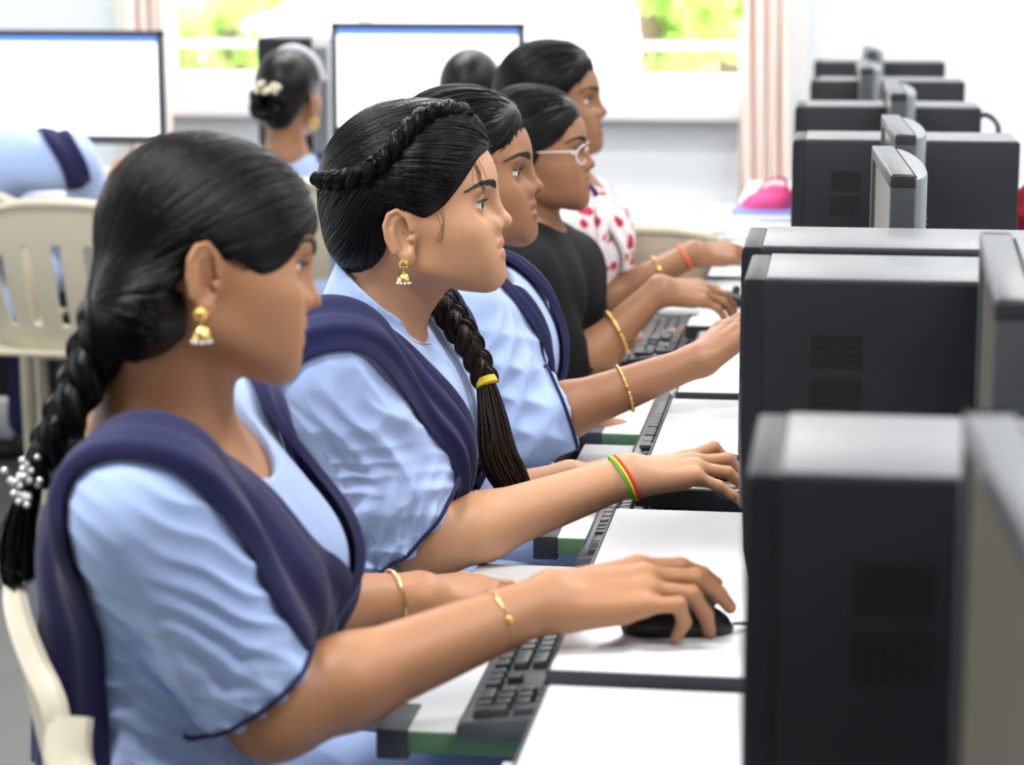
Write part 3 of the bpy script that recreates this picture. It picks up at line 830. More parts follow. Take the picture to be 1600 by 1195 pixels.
nt.links.new(vo.outputs['Distance'], rp.inputs[0]); nt.links.new(rp.outputs[0], b.inputs['Base Color']); b.inputs['Roughness'].default_value = .85
MAT['floral'] = m
# ------------------------------------------------------------------ the five women along the desks
DN = np.array([0, 0, -1.0])
def joints(ear, hr, NB, SR, SL, chest, pelvis, fwa, ER=None, WR=None, hR=None, EL=None, WL=None, hL=None, knee=None):
    J = dict(ear=ear, head_rot=hr, neck=NB, SR=SR, SL=SL, chest=np.array(chest), pelvis=np.array(pelvis), fw=(math.cos(math.radians(fwa)), math.sin(math.radians(fwa)), 0))
    if ER is not None: J.update(ER=ER, WR=WR, handR=hR)
    if EL is not None: J.update(EL=EL, WL=WL, handL=hL)
    px, py = pelvis[0], pelvis[1]; kx = px + .40 if knee is None else knee
    J['kneeR'] = np.array([kx, py - .11, .545]); J['kneeL'] = np.array([kx, py + .11, .545])
    J['footR'] = np.array([kx - .03, py - .11, 0.0]); J['footL'] = np.array([kx - .03, py + .11, 0.0])
    return J
HL = [(-.11, -.078), (-.075, -.062), (-.05, -.035), (-.028, .010), (.0, .03), (.021, .033), (.044, .05), (.067, .073), (.08, .096), (.1, .105)]
def gather(P0, extra=(0, 0, 0)):
    def fl(P):
        d = np.array(P0) - P; d /= np.linalg.norm(d, axis=1)[:, None]; return d + np.array(extra)
    return fl
PEOPLE = {}
def woman_a():
    WR = W(862, 937, 2.10); tip = W(1150, 893, 2.150); WL = W(655, 932, 2.36); tipL = W(865, 915, 2.47)
    J = joints(W(322, 439, 1.96), (22, 16, -12), W(245, 655, 2.06), W(226, 788, 1.885), W(325, 672, 2.20), (-.600, 2.065, .85), (-.620, 2.08, .56), -2,
               W(428, 1112, 1.955), WR, dict(f=tip - WR, n=(-.05, -.35, .94), curl=((12, 22, 10), (12, 34, 12), (14, 50, 16), (4, 74, 36)), spread=(6, 0, -3, -6), thumb=(30, 30, 5, 5), scale=1.06),
               W(450, 965, 2.28), WL, dict(f=tipL - WL, n=(.1, -.25, .95), curl=((14, 22, 14), (12, 22, 14), (10, 22, 14), (12, 22, 14)), spread=(8, 2, -4, -10), thumb=(38, 38, 8, 8), scale=.97))
    nb = J['neck']
    hl = [(-.11, -.10), (-.08, -.085), (-.055, -.06), (-.040, -.035), (-.026, .0), (-.02, .018), (.0, .030), (.021, .022), (.045, .014), (.062, .026), (.078, .050), (.09, .074), (.105, .09)]
    g = dict(hairline=hl, thick=.006, wide=.9, mass=[((-.046, -.006, -.030), (.050, .058, .050))], bust=.075, trap=.055, neck_r=.045, neck_f=1.4, head_scale=.97, sleeveR=dict(t=.86, r=(.066, .054), tilt=(0.10, 0, .12)), sleeveL=dict(t=.86, r=(.066, .052)),
             neckhole=(nb + np.array([.012, 0, -.008]), (.35, 0, 1), .104), chin=-.001, gaze=(-4, -6), arm=(.048, .040, .0405, .0255))
    g['strands'] = [(lambda V: V[:, 0] > -.09, gather((-.115, -.03, -.045)), 2600, 30, .0062, .00075)]
    W1B = None
    ax, ay = g['sleeveR']['r']
    S, E = J['SR'], J['ER']
    ux = nrm(E - S)
    g['folds'] = [(S * .50 + E * .50, (.10, .10, .13), [(.45, .25, 1.0), (.75, .1, .8)], 120, .0085, 4), (S * .15 + E * .85, (.07, .08, .06), [(.9, .1, .6), (1, 0, -.3)], 130, .0045, 6),
                  (J['chest'] + np.array([.02, -.1, -.14]), (.16, .14, .12), [(.3, .1, 1), (-.25, 0, 1)], 95, .007, 9), (J['pelvis'] + np.array([.1, -.1, .05]), (.2, .15, .12), [(.7, .1, .9), (-.3, 0, 1)], 70, .010, 12)]
    return J, g
def woman_b():
    WR = W(985, 742, 2.74); tip = W(1150, 722, 2.80); WL = W(890, 750, 2.95); tipL = W(1010, 728, 3.02)
    J = joints(W(630, 371, 2.66), (3, 1, 0), W(572, 492, 2.76), W(512, 574, 2.58), W(648, 520, 2.90), (-.555, 2.75, .835), (-.600, 2.77, .56), -2,
               W(668, 852, 2.635), WR, dict(f=tip - WR, n=(-.15, -.2, .95), curl=((-14, 62, 35), (2, 48, 28), (12, 30, 18), (24, 12, 6)), spread=(4, 0, -8, -16), thumb=(30, 30, 5, 5), scale=.97),
               W(740, 800, 2.92), WL, dict(f=tipL - WL, n=(0, -.1, 1), curl=((14, 22, 14),) * 4, thumb=(30, 30, 8, 8), scale=.97))
    nb = J['neck']
    HB = [(a, b - (.013 if .015 < a < .05 else .004 if a < .07 and a > .05 else 0)) for a, b in HL]
    g = dict(hairline=HB, trap=.048, collar=dict(t=.55, r=(.066, .060), cut=(W(590, 462, 2.72), (.66, 0, .75))), thick=.016, mass=[((-.060, .0, -.008), (.043, .060, .044))], neck_r=.049, bulge=[((.045, 0, .125), (.05, .06, .04), .006)], sleeveR=dict(t=.90, r=(.070, .053), tilt=(.25, 0, .25)), sleeveL=dict(t=.9, r=(.066, .052)),
             neckhole=(nb + np.array([.022, 0, -.005]), (.55, 0, 1), .052), gaze=(0, 3), arm=(.046, .038, .0385, .0245))
    tw = [(.070, -.012, .150), (.044, -.030, .147), (.018, -.045, .132), (-.005, -.06, .110), (-.025, -.07, .088), (-.048, -.072, .072), (-.074, -.06, .064), (-.101, -.03, .060), (-.112, .0, .060)]
    tp = project(lambda P: hair_field(P, g), tw, .004, 8); tx = np.interp
    line = lambda V: V[:, 2] - np.interp(V[:, 0], tp[::-1, 0], tp[::-1, 2])
    g['hair_extra'] = [rope(tp, [.0075, .011, .0125, .0125, .012, .012, .011, .009, .006], .040)]
    g['strands'] = [(lambda V: (line(V) > 0) & (V[:, 0] > -.11), lambda P: gather((-.115, -.02, .045))(P), 1500, 24, .0062, .0007),
                    (lambda V: (line(V) <= 0) & (V[:, 0] > .0), lambda P: gather((-.085, -.06, .055))(P) + np.array([0, 0, .25]), 800, 20, .0058, .0007),
                    (lambda V: (line(V) <= 0) & (V[:, 0] <= .01), gather((-.085, .06, -.045)), 1500, 22, .0058, .0007)]
    # loose wisps at the temple
    rs = np.random.RandomState(6); wl = []
    for i in range(9):
        a = np.array([.066 + rs.rand() * .016, -.055 + rs.rand() * .02, .082 + rs.rand() * .015]); q = [project(lambda P: head_field(P, g), [a], .001)[0]]
        for k in range(9): q.append(project(lambda P: head_field(P, g), [q[-1] + np.array([.001 + .0025 * math.sin(k * .9 + i), .0, -.0036 - .001 * rs.rand()])], .0012, 3)[0])
        wl.append(q)
    for i in range(3):
        q = [project(lambda P: head_field(P, g), [(.033 + .004 * i, -.07, .035)], .001)[0]]
        for k in range(9): q.append(project(lambda P: head_field(P, g), [q[-1] + np.array([.0020 * math.sin(.5 + k * .45 + i * .9), 0, -.0046])], .0012, 3)[0])
        wl.append(q)
    wl = np.array(wl); g['hair_extra'].append(tubes_np(wl, np.full(wl.shape[:2], .00028), 3))
    # flyaway hairs standing off the outline
    n = 110; aa = rs.rand(n) * 1.5 + .15; c = np.stack([.10 * np.cos(aa * 1.6), (rs.rand(n) - .5) * .11, .05 + .12 * np.sin(aa * 1.3)], 1)
    st = project(lambda P: hair_field(P, g), c, .001, 8); f0, gr = grad(lambda P: hair_field(P, g), st); dr = gr * .55 + np.array([-.1, 0, .1]) + rs.randn(n, 3) * .4
    t = np.linspace(0, 1, 8)[None, :, None]; ln = (.006 + .014 * rs.rand(n))[:, None, None]
    L = st[:, None] + dr[:, None] * t * ln + np.array([-.3, 0, -.25]) * (t * t) * ln
    g['hair_extra'].append(tubes_np(L, np.full(L.shape[:2], .00022), 3))
    S, E = J['SR'], J['ER']
    g['folds'] = [(S * .45 + E * .55, (.10, .10, .16), [(1.0, .3, .25), (.7, 0, .75)], 75, .0085, 4), (S * .08 + E * .92, (.08, .08, .07), [(.9, .2, .15), (1, 0, -.6)], 140, .0065, 7), (S * .8 + E * .2, (.08, .08, .07), [(.9, .2, .5)], 90, .005, 17),
                  (J['chest'] + np.array([-.02, -.1, -.15]), (.16, .14, .16), [(.25, .1, 1), (-.2, 0, 1)], 105, .0075, 9)]
    return J, g
def woman_c():
    WR = W(1085, 566, 3.27); tip = W(1160, 505, 3.33); WL = W(925, 665, 3.50); tipL = W(990, 672, 3.55)
    J = joints(W(706, 310, 3.22), (1, 2, 0), W(700, 428, 3.33), W(705, 480, 3.16), W(790, 460, 3.47), (-.530, 3.32, .835), (-.57, 3.33, .56), -2,
               W(812, 668, 3.20), WR, dict(f=tip - WR, n=(-.5, -.5, .7), curl=((14, 34, 18),) * 4, thumb=(30, 30, 5, 5)),
               W(830, 690, 3.48), WL, dict(f=tipL - WL, n=(0, -.1, 1), curl=((14, 22, 14),) * 4, thumb=(30, 30, 8, 8)))
    nb = J['neck']
    g = dict(hairline=[(a, b + (.012 if .01 < a < .06 else 0) - (.045 if a < .02 and a > -.06 else 0)) for a, b in HL], mass=[((-.060, .0, -.012), (.042, .057, .042))], strands=[(lambda V: (V[:, 0] > -.10) & (V[:, 0] < .082), gather((-.115, 0, -.02)), 1100, 26, .0066, .0008)], thick=.016, neck_r=.047, sleeveR=dict(t=1.26, r=(.066, .056, .053)), sleeveL=dict(t=1.2, r=(.066, .056, .05)),
             neckhole=(nb + np.array([.02, 0, -.005]), (.5, 0, 1), .072), gaze=(0, -5), arm=(.044, .037, .038, .023))
    S, E = J['SR'], J['ER']
    g['folds'] = [(S * .3 + E * .7, (.12, .09, .12), [(.9, .3, .5), (.4, 0, -.9)], 85, .009, 4)]
    return J, g
def woman_d():
    WR = W(1030, 452, 3.98); tip = W(1150, 462, 4.04); WL = W(1000, 545, 4.20); tipL = W(1068, 522, 4.26)
    J = joints(W(818, 268, 3.93), (0, 3, 0), W(815, 370, 4.02), W(812, 425, 3.86), W(890, 412, 4.15), (-.545, 4.02, .84), (-.57, 4.03, .56), -2,
               W(890, 590, 3.92), WR, dict(f=tip - WR, n=(.1, -.35, .9), curl=((14, 34, 18), (12, 30, 20), (14, 30, 20), (16, 26, 20)), spread=(6, 2, -6, -12), thumb=(30, 30, 5, 5)),
               W(920, 620, 4.18), WL, dict(f=tipL - WL, n=(0, -.1, 1), curl=((-10, 50, 40), (-6, 50, 40), (0, 50, 40), (5, 50, 40)), thumb=(30, 40, 8, 8)))
    nb = J['neck']
    g = dict(hairline=[(a, b - (.05 if a < .02 and a > -.06 else 0)) for a, b in HL], mass=[((-.060, .0, -.012), (.042, .057, .042))], strands=[(lambda V: (V[:, 0] > -.10) & (V[:, 0] < .082), gather((-.115, 0, -.02)), 1100, 26, .0066, .0008)], thick=.012, neck_r=.046, sleeveR=dict(t=.97, r=(.060, .052)), sleeveL=dict(t=.95, r=(.06, .05)),
             collar=dict(t=.60, r=(.056, .052), cut=(nb + np.array([.03, 0, .088]), (-.15, 0, 1))), gaze=(0, -5), arm=(.044, .037, .038, .023), head_scale=.95)
    return J, g
def woman_e():
    WR = W(1085, 395, 4.60); tip = W(1165, 395, 4.66)
    J = joints(W(845, 186, 4.57), (-3, 2, 0), W(872, 290, 4.66), W(880, 345, 4.50), W(930, 330, 4.80), (-.535, 4.65, .85), (-.56, 4.66, .56), -2,
               W(905, 492, 4.55), WR, dict(f=tip - WR, n=(.1, -.35, .9), curl=((10, 24, 18),) * 4, thumb=(30, 30, 5, 5)),
               W(960, 470, 4.84), W(1060, 440, 4.84), dict(f=(1, .3, -.1), n=(0, -.1, 1), curl=((14, 30, 20),) * 4, thumb=(30, 40, 8, 8)))
    nb = J['neck']
    g = dict(hairline=HL, mass=[((-.060, .0, -.012), (.042, .057, .042))], strands=[(lambda V: (V[:, 0] > -.10) & (V[:, 0] < .082), gather((-.115, 0, -.02)), 1100, 26, .0066, .0008)], thick=.015, neck_r=.047, sleeveR=dict(t=.85, r=(.066, .060)), sleeveL=dict(t=.85, r=(.062, .055)),
             neckhole=(nb + np.array([.02, 0, -.005]), (.4, 0, 1), .072), gaze=(0, -8), arm=(.044, .037, .038, .023))
    return J, g
# ------------------------------------------------------------------ room
M_wall = mat('wall_paint', (.81, .845, .88), .7, bump=(40, .05), vary=.02)
M_sill = mat('white_sill', (.86, .87, .88), .5, vary=.02)
M_floor = mat('grey_tile', (.13, .13, .125), .4, bump=(3, .02), vary=.12)
M_frame = mat('white_window_frame', (.85, .86, .86), .4, vary=.02)
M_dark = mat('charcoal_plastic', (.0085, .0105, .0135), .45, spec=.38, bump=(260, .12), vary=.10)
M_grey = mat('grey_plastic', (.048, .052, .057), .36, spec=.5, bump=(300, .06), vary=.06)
M_ttop = mat('case_top_painted_sheen', (.125, .13, .137), .36, bump=(300, .05), vary=.05)  # paler than the case: window light reflected on the tops, put into the colour
M_lgrey = mat('mid_grey_plastic', (.13, .14, .145), .35, vary=.05)
M_black = mat('black_plastic', (.008, .008, .009), .35, vary=.1)
M_hole = mat('vent_hole', (.0015, .0015, .0018), .8)
M_chair = mat('cream_plastic', srgb(196, 188, 168), .38, bump=(30, .03), vary=.04)
M_top = mat('white_laminate', (.70, .715, .74), .22, spec=.5, vary=.015)
M_edge = mat('dark_grey_edging', (.045, .050, .058), .5, vary=.08)
M_tray = mat('tray_laminate', (.64, .65, .66), .3, vary=.03)
M_green = mat('green_board_edge', (.12, .25, .12), .6, vary=.2)
M_panel = mat('desk_panel', (.45, .46, .47), .6, vary=.05)
M_key = mat('key_plastic', (.040, .044, .050), .38, vary=.1)
M_kbody = mat('keyboard_plastic', (.060, .066, .072), .36, vary=.08)
M_screen = mat('lit_screen', (.9, .9, .9), .3, emis=((.97, .97, 1.0), 1.0))
M_blue = mat('lit_blue_bar', (.1, .2, .6), .3, emis=((.10, .20, .72), .9))
M_green_l = mat('lit_green_panel', (.3, .6, .4), .3, emis=((.70, .88, .78), 1.0))
M_lav = mat('lit_grey_panel', (.7, .7, .8), .3, emis=((.86, .87, .93), 1.0))
M_off = mat('dim_lit_screen', (.012, .013, .016), .25, spec=.5, emis=((.080, .072, .056), 1.0))  # faint warm emission stands in for the room reflected in the glass
M_paper = mat('white_paper', (.86, .87, .88), .6, vary=.02)
M_pink = mat('pink_cloth', srgb(205, 70, 125), .8, bump=(60, .2), vary=.15)
M_red = mat('red_cloth', srgb(160, 20, 50), .8, bump=(60, .2), vary=.15)
M_cable = mat('black_cable', (.01, .01, .011), .45, vary=.1)
def struct(o): o['kind'] = 'structure'; return o
YB = 8.6
def bx(name, x0, x1, y0, y1, z0, z1, m, parent=None, bev=0.0):
    return MB().box(x0, x1, y0, y1, z0, z1, bev).build(name, m, parent)
struct(bx('floor', -5, 3.0, -3.5, YB + .2, -.1, 0, M_floor))
struct(bx('ceiling', -5, 3.0, -3.5, YB + .2, 3.0, 3.1, M_wall))
struct(bx('wall_right', 2.6, 2.8, -3.5, YB, 0, 3.0, M_wall))
struct(bx('wall_front', -5, 2.8, -3.6, -3.45, 0, 3.0, mat('wall_paint_far', (.45, .45, .44), .8, vary=.03)))
b = MB(); b.box(-5.15, -5, -3.5, YB, 0, .9); b.box(-5.15, -5, -3.5, YB, 2.5, 3.0)
for y in (-3.5, -.8, 1.9, 4.6, 7.3): b.box(-5.15, -5, y, y + .35, .9, 2.5)
struct(b.build('wall_left', M_wall))
# back wall round a wide window
wx0, wx1 = W(238, 0, YB)[0], W(1232, 0, YB)[0]; wz0 = W(800, 132, YB)[2]; wz1 = 2.35
b = MB(); b.box(-5, wx0, YB, YB + .22, 0, 3.0); b.box(wx1, 2.6, YB, YB + .22, 0, 3.0); b.box(wx0, wx1, YB, YB + .22, 0, wz0 - .03); b.box(wx0, wx1, YB, YB + .22, wz1, 3.0)
struct(b.build('wall_back', M_wall))
zs = W(800, 186, YB - .12)[2]
struct(bx('trim_1', wx0 - .1, wx1 + .02, YB - .12, YB + .02, zs, wz0 - .005, M_sill, bev=.006))          # deep window ledge
struct(bx('trim_2', wx1 + .0, W(1266, 0, YB)[0], YB - .05, YB, .0, 3.0, M_sill, bev=.006))               # white door-height reveal beside the curtain
struct(bx('trim_3', W(180, 0, YB)[0], W(205, 0, YB)[0], YB - .05, YB, 0, 3.0, mat('cream_pilaster', (.80, .78, .72), .6, vary=.02), bev=.006))
win = empty('window_1', ((wx0 + wx1) / 2, YB + .1, wz0)); struct(win)
cxw = (wx0 + wx1) / 2
f = MB(); t = .05
for x in np.linspace(wx0 + t / 2, wx1 - t / 2, 4): f.box(x - t / 2 - cxw, x + t / 2 - cxw, -.04, .04, -.02, wz1 - wz0, .004)
f.box(wx0 - cxw, wx1 - cxw, -.04, .04, -.02, .035, .004); f.box(wx0 - cxw, wx1 - cxw, -.04, .04, wz1 - wz0 - .05, wz1 - wz0, .004)
f.build('window_frame', M_frame, win)
zb = W(1000, 78, YB + .1)[2] - wz0; zb2 = W(1000, 65, YB + .1)[2] - wz0
g_ = MB(); g_.box(wx0 - cxw, wx1 - cxw, -.02, .02, zb, zb2, .004)
xm0, xm1 = W(945, 0, YB + .1)[0] - cxw, W(980, 0, YB + .1)[0] - cxw
g_.box(xm0, xm1, -.03, .03, 0, wz1 - wz0, .004)
g_.build('glazing_bar', M_frame, win)
pane = bpy.data.materials.new('window_glass'); pane.use_nodes = True
pn = pane.node_tree; pn.nodes.clear(); o_ = pn.nodes.new('ShaderNodeOutputMaterial'); mx_ = pn.nodes.new('ShaderNodeMixShader'); tr_ = pn.nodes.new('ShaderNodeBsdfTransparent'); gl_ = pn.nodes.new('ShaderNodeBsdfGlossy')
gl_.inputs['Roughness'].default_value = .05; mx_.inputs[0].default_value = .05
pn.links.new(tr_.outputs[0], mx_.inputs[1]); pn.links.new(gl_.outputs[0], mx_.inputs[2]); pn.links.new(mx_.outputs[0], o_.inputs[0])
bx('pane', wx0 - cxw, wx1 - cxw, -.004, .004, 0, wz1 - wz0, pane, win)
# curtains
M_curt = mat('pale_pink_curtain', srgb(240, 222, 214), .85, bump=(200, .1), vary=.03)
def curtain(x0, x1, name, label, ztop=2.5, zbot=.15, y=YB - .22):
    nu, nv = 60, 20; V = []; Q = []
    for i in range(nv + 1):
        v = i / nv
        for j in range(nu + 1):
            u = j / nu; x = x0 + (x1 - x0) * u + .012 * math.sin(v * 5 + u * 9) ; V.append((x, y + .022 * math.sin(u * 2 * PI * 5 + .5 * math.sin(v * 4)) + .01 * math.sin(u * 31), ztop + (zbot - ztop) * v))
    for i in range(nv):
        for j in range(nu): a = i * (nu + 1) + j; Q.append((a, a + 1, a + nu + 2, a + nu + 1))
    root = empty(name, ((x0 + x1) / 2, y, zbot)); tag(root, label, 'curtain', 'window curtains')
    o = mesh_np('curtain_cloth', V, Q, M_curt, root); md = o.modifiers.new('s', 'SOLIDIFY'); md.thickness = .004
    r = MB().tube([(x0 - .05, y, ztop + .01), (x1 + .05, y, ztop + .01)], .012, 10).build('curtain_rod', M_frame, root, world=True)
curtain(W(1163, 0, YB - .22)[0], W(1236, 0, YB - .22)[0], 'curtain', 'pale pink curtain hanging beside the row of dark computers', zbot=.4)
curtain(W(207, 0, YB - .22)[0], W(262, 0, YB - .22)[0], 'curtain', 'pale pink curtain hanging behind the corner of the far left lit monitor')
# garden outside
M_leaf = mat('leaf', (.52, .72, .22), .6, vary=.3)
_nt = M_leaf.node_tree; _b = _nt.nodes['Principled BSDF']; _t = _nt.nodes.new('ShaderNodeBsdfTranslucent'); _t.inputs[0].default_value = (.70, .95, .28, 1); _m = _nt.nodes.new('ShaderNodeMixShader'); _m.inputs[0].default_value = .5
_nt.links.new(_b.outputs[0], _m.inputs[1]); _nt.links.new(_t.outputs[0], _m.inputs[2]); _nt.links.new(_m.outputs[0], _nt.nodes['Material Output'].inputs[0])
M_bark = mat('bark', (.20, .15, .10), .9, vary=.3)
def tree(x, y, z, r, n, seed, label):
    rs = np.random.RandomState(seed); root = empty('tree', (x, y, -.3)); tag(root, label, 'tree', 'trees outside the window')
    MB().tube(cr([(x, y, -.3), (x + .05, y, z * .5), (x, y, z)], 5), .07, 8).build('trunk', M_bark, root, world=True)
    cl = rs.randn(9, 3) * r * .5; c = cl[rs.randint(0, 9, n)] + rs.randn(n, 3) * r * .24 + np.array([x, y, z])
    d = rs.randn(n, 3); d /= np.linalg.norm(d, axis=1)[:, None]; e = np.cross(d, rs.randn(n, 3)); e /= np.linalg.norm(e, axis=1)[:, None]
    s = (.06 + .06 * rs.rand(n))[:, None]
    k = np.cross(d, e)
    V = np.stack([c - d * s, c + e * s * .4 + k * s * .1, c + d * s, c - e * s * .4 + k * s * .1], 1).reshape(-1, 3)
    mesh_np('foliage', V, np.arange(4 * n).reshape(-1, 4), M_leaf, root, smooth=False)
YT = 13.0
for i, (px, py, r, n, lab) in enumerate(((1015, 20, .36, 420, 'sunlit green tree outside the window beside the central white post'), (1130, 15, .22, 260, 'sunlit green tree seen through the window next to the curtain'),
        (1075, 112, .34, 420, 'low sunlit bush seen through the window below the glazing bar'), (290, 35, .22, 200, 'pale sunlit tree outside just above the corner of the far left lit monitor'),
        (360, 45, .26, 220, 'pale sunlit tree seen through the window beside the dark computer case'), (300, 105, .24, 160, 'pale sunlit bush between the far left lit monitor and the dark case'), (393, 90, .10, 160, 'bright green shrub outside at the edge of the upright dark computer case'))):
    k_ = (YT + 1.1 * (i % 4)) / YT; p = W(px, py, YT * k_); tree(p[0], p[1], p[2], r * k_ * .8, n, i, lab)
struct(bx('trim_4', -9, 9, YB + .4, 24, -.6, -.3, mat('pale_paving', (.75, .74, .70), .8, vary=.05)))

# ------------------------------------------------------------------ right-hand desk row
DZ = .75
fronts = [(840, 1190, 830), (1020, 1051, 0), (1090, 764, 0), (1110, 612, 0), (1120, 528, 0), (1130, 462, 0), (1130, 415, 0)]
ys = [Wz(1020, 1051, DZ)[1], Wz(1090, 764, DZ)[1], Wz(1110, 612, DZ)[1]]
P_ = ys[2] - ys[1]
segs = [(ys[0] - .75, ys[0] - .045), (ys[0], Wz(1000, 794, DZ)[1]), (ys[1], Wz(1100, 623, DZ)[1]), (ys[2], ys[2] + .57), (ys[2] + .63, ys[2] + 1.22), (ys[2] + 1.28, ys[2] + 1.90), (ys[2] + 1.95, ys[2] + 2.6), (ys[2] + 2.65, ys[2] + 3.3)]
lefts = [-.247, -.252, -.236, -.232, -.26, -.26, -.26, -.26]
whos = ['nearest the camera, bare top cut by the photo bottom', 'under the hand and mouse of the front woman', 'under the mouse of the woman with yellow braid tie', 'under the hand of the navy hemmed sleeve',
        'under the hand of the woman in black', 'under the arm of the woman in red and white', 'next to the pink cloth bag, far along the row', 'farthest along the row by the back wall']
for i, ((y0, y1), xl, wh) in enumerate(zip(segs, lefts, whos)):
    ym = (y0 + y1) / 2; root = empty('computer_desk', (.13, ym, 0)); tag(root, 'white computer desk ' + wh, 'desk', 'computer desks in a row')
    x0, x1 = xl - .13, .62; h = (y1 - y0) / 2
    tp = MB().box(x0 + .002, x1, -h + .002, h - .002, DZ - .022, DZ, .0025).build('desktop', M_top, root)
    e = MB(); e.box(x0, x1, -h - .0015, -h + .001, DZ - .0235, DZ - .0015, .0004); e.box(x0 - .0015, x0 + .001, -h, h, DZ - .0235, DZ - .0015, .0004); e.box(x0, x1, h - .001, h + .0015, DZ - .0235, DZ - .0015, .0004)
    e.build('edge_band', M_edge, tp)
    tx0 = (-.285, -.412, -.362, -.372, -.372, -.372, -.372, -.372)[i] - .13
    tr = MB().box(tx0, .05, -h + .015, h - .012, .660, .680, .002).build('keyboard_tray', M_tray, root)
    MB().box(tx0 - .001, .05, -h + .0125, -h + .0155, .6585, .679, .0005).build('tray_edge', M_green, tr)
    bt = MB().box(tx0 - .002, tx0 + .028, -h + .010, -h + .09, .652, .6815, .002).build('tray_rail', M_edge, tr)
    for s in (-1, 1): MB().box(x0 + .12, x1 - .02, s * (h - .012) - .009, s * (h - .012) + .009, 0.0, .64 if s < 0 else DZ - .0225, .002).build('side_panel', M_panel, root)
    MB().box(x1 - .05, x1 - .03, -h + .02, h - .02, .3, DZ - .0225, .002).build('back_panel', M_panel, root)
    for s in (-1, 1): MB().box(x0 + .06, .05, s * (h - .03) - .006, s * (h - .03) + .006, .680, DZ - .0222, .001).build('tray_runner', M_edge, root)

# ------------------------------------------------------------------ computer cases
TH_, TL, TW = .33, .38, .19
def tower(x, y, label, L=TL, w=TW, h=TH_, z=DZ, group='computer cases on the right desks'):
    """front bezel faces -x, the big side faces -y"""
    root = empty('computer_case', (x, y, z)); tag(root, label, 'computer case', group)
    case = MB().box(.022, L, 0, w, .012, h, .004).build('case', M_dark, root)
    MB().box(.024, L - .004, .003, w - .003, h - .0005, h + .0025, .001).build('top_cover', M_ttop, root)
    fr = MB().prism([(.0235, .012), (.0235, h + .001), (.004, h + .001), (.0015, h - .006), (.0015, h * .55), (.006, .06), (.014, .014)], 'y', .0015, w - .0015, .002).build('front_bezel', M_dark, root)
    MB().box(.003, .012, .02, w - .02, h - .06, h - .018, .002).build('drive_bay', M_lgrey, fr)
    MB().box(.0005, .006, .02, .032, h * .30, h - .10, .002).build('bezel_strip', M_lgrey, fr)
    MB().lathe([(0, 0), (.007, 0), (.007, .004), (0, .005)], 16, Matrix.Translation((.004, w * .6, h - .1)) @ Matrix.Rotation(-PI / 2, 4, 'Y')).build('power_button', M_lgrey, fr)
    for k in (0, 1):
        v = MB(); x0, z0 = .068, h - .084 - k * .0425
        for a in range(6):
            for c in range(5): v.box(x0 + a * .0085, x0 + a * .0085 + .0064, -.0008, .002, z0 + c * .0068, z0 + c * .0068 + .0050)
        v.build('vent_grille', M_hole, case)
    for fx in (.05, L - .05):
        ft = MB(); ft.box(fx - .02, fx + .02, .01, .03, 0, .0125, .003); ft.box(fx - .02, fx + .02, w - .03, w - .01, 0, .0125, .003); ft.build('foot_pad', M_black, root)
    return root
TT = [((1160, 742), 'dark computer case nearest the camera, in the bottom right foreground'), ((1158, 437), 'dark computer case directly behind the nearest one, second in the row'), ((1156, 387), 'dark computer case whose top edge shows just above the second one'),
      ((1237, 219), 'dark computer case with two sharp square vent grilles, beside two monitors'), ((1241, 167), 'dark computer case just behind the one with sharp square vents'), ((1265, 127), 'dark computer case second from the far end of the row'), ((1271, 97), 'dark computer case at the far end of the row by the wall')]
for (px, py), lab in TT:
    p = Wz(px, py, DZ + TH_); tower(p[0], p[1], lab)
# ------------------------------------------------------------------ monitors seen edge on
def monitor(far, near, label, H=.29, zt=1.13, group='monitors on the right desks', on=None, w=.46):
    far = np.array(far); near = np.array(near)
    d = nrm((near - far) * np.array([1, 1, 0])); a = math.atan2(d[1], d[0]) + PI / 2      # local -y runs from far to near
    c = far + d * w / 2; root = empty('monitor', (c[0], c[1], DZ), a); tag(root, label, 'monitor', group)
    t0, t1 = zt - H - DZ, zt - DZ; hw = w / 2
    fr = MB(); bz = .018
    fr.box(0, .030, -hw, hw, t1 - bz, t1, .003); fr.box(0, .030, -hw, hw, t0, t0 + bz + .008, .003); fr.box(0, .030, -hw, -hw + bz, t0, t1, .003); fr.box(0, .030, hw - bz, hw, t0, t1, .003)
    fr.build('bezel', M_grey, root)
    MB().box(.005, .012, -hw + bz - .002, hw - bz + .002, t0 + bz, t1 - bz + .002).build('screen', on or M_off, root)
    pr = [(-hw + .006, .029), (hw - .006, .029)] + [(hw * .96 * math.cos(q), .029 + .026 * math.sin(q) ** .8) for q in np.linspace(.12, PI - .12, 18)]
    bk = MB().prism([(y, x) for x, y in pr], 'z', t0 + .006, t1 - .004, .004).build('back_shell', M_lgrey, root)
    v = MB()
    for k in range(9): v.box(.0545, .0565, -.10, .10, t1 - .07 - k * .008, t1 - .067 - k * .008)
    v.build('vent_slot', M_hole, bk)
    MB().prism([(.045, .012), (.075, .012), (.068, t0 + .10), (.045, t0 + .12)], 'y', -.035, .035, .004).build('stand_neck', M_grey, root)
    MB().lathe([(0, 0), (.108, 0), (.110, .004), (.10, .010), (.03, .016), (0, .016)], 32, Matrix.Translation((.055, 0, 0))).build('stand_base', M_grey, root)
    return root
ZT = 1.13
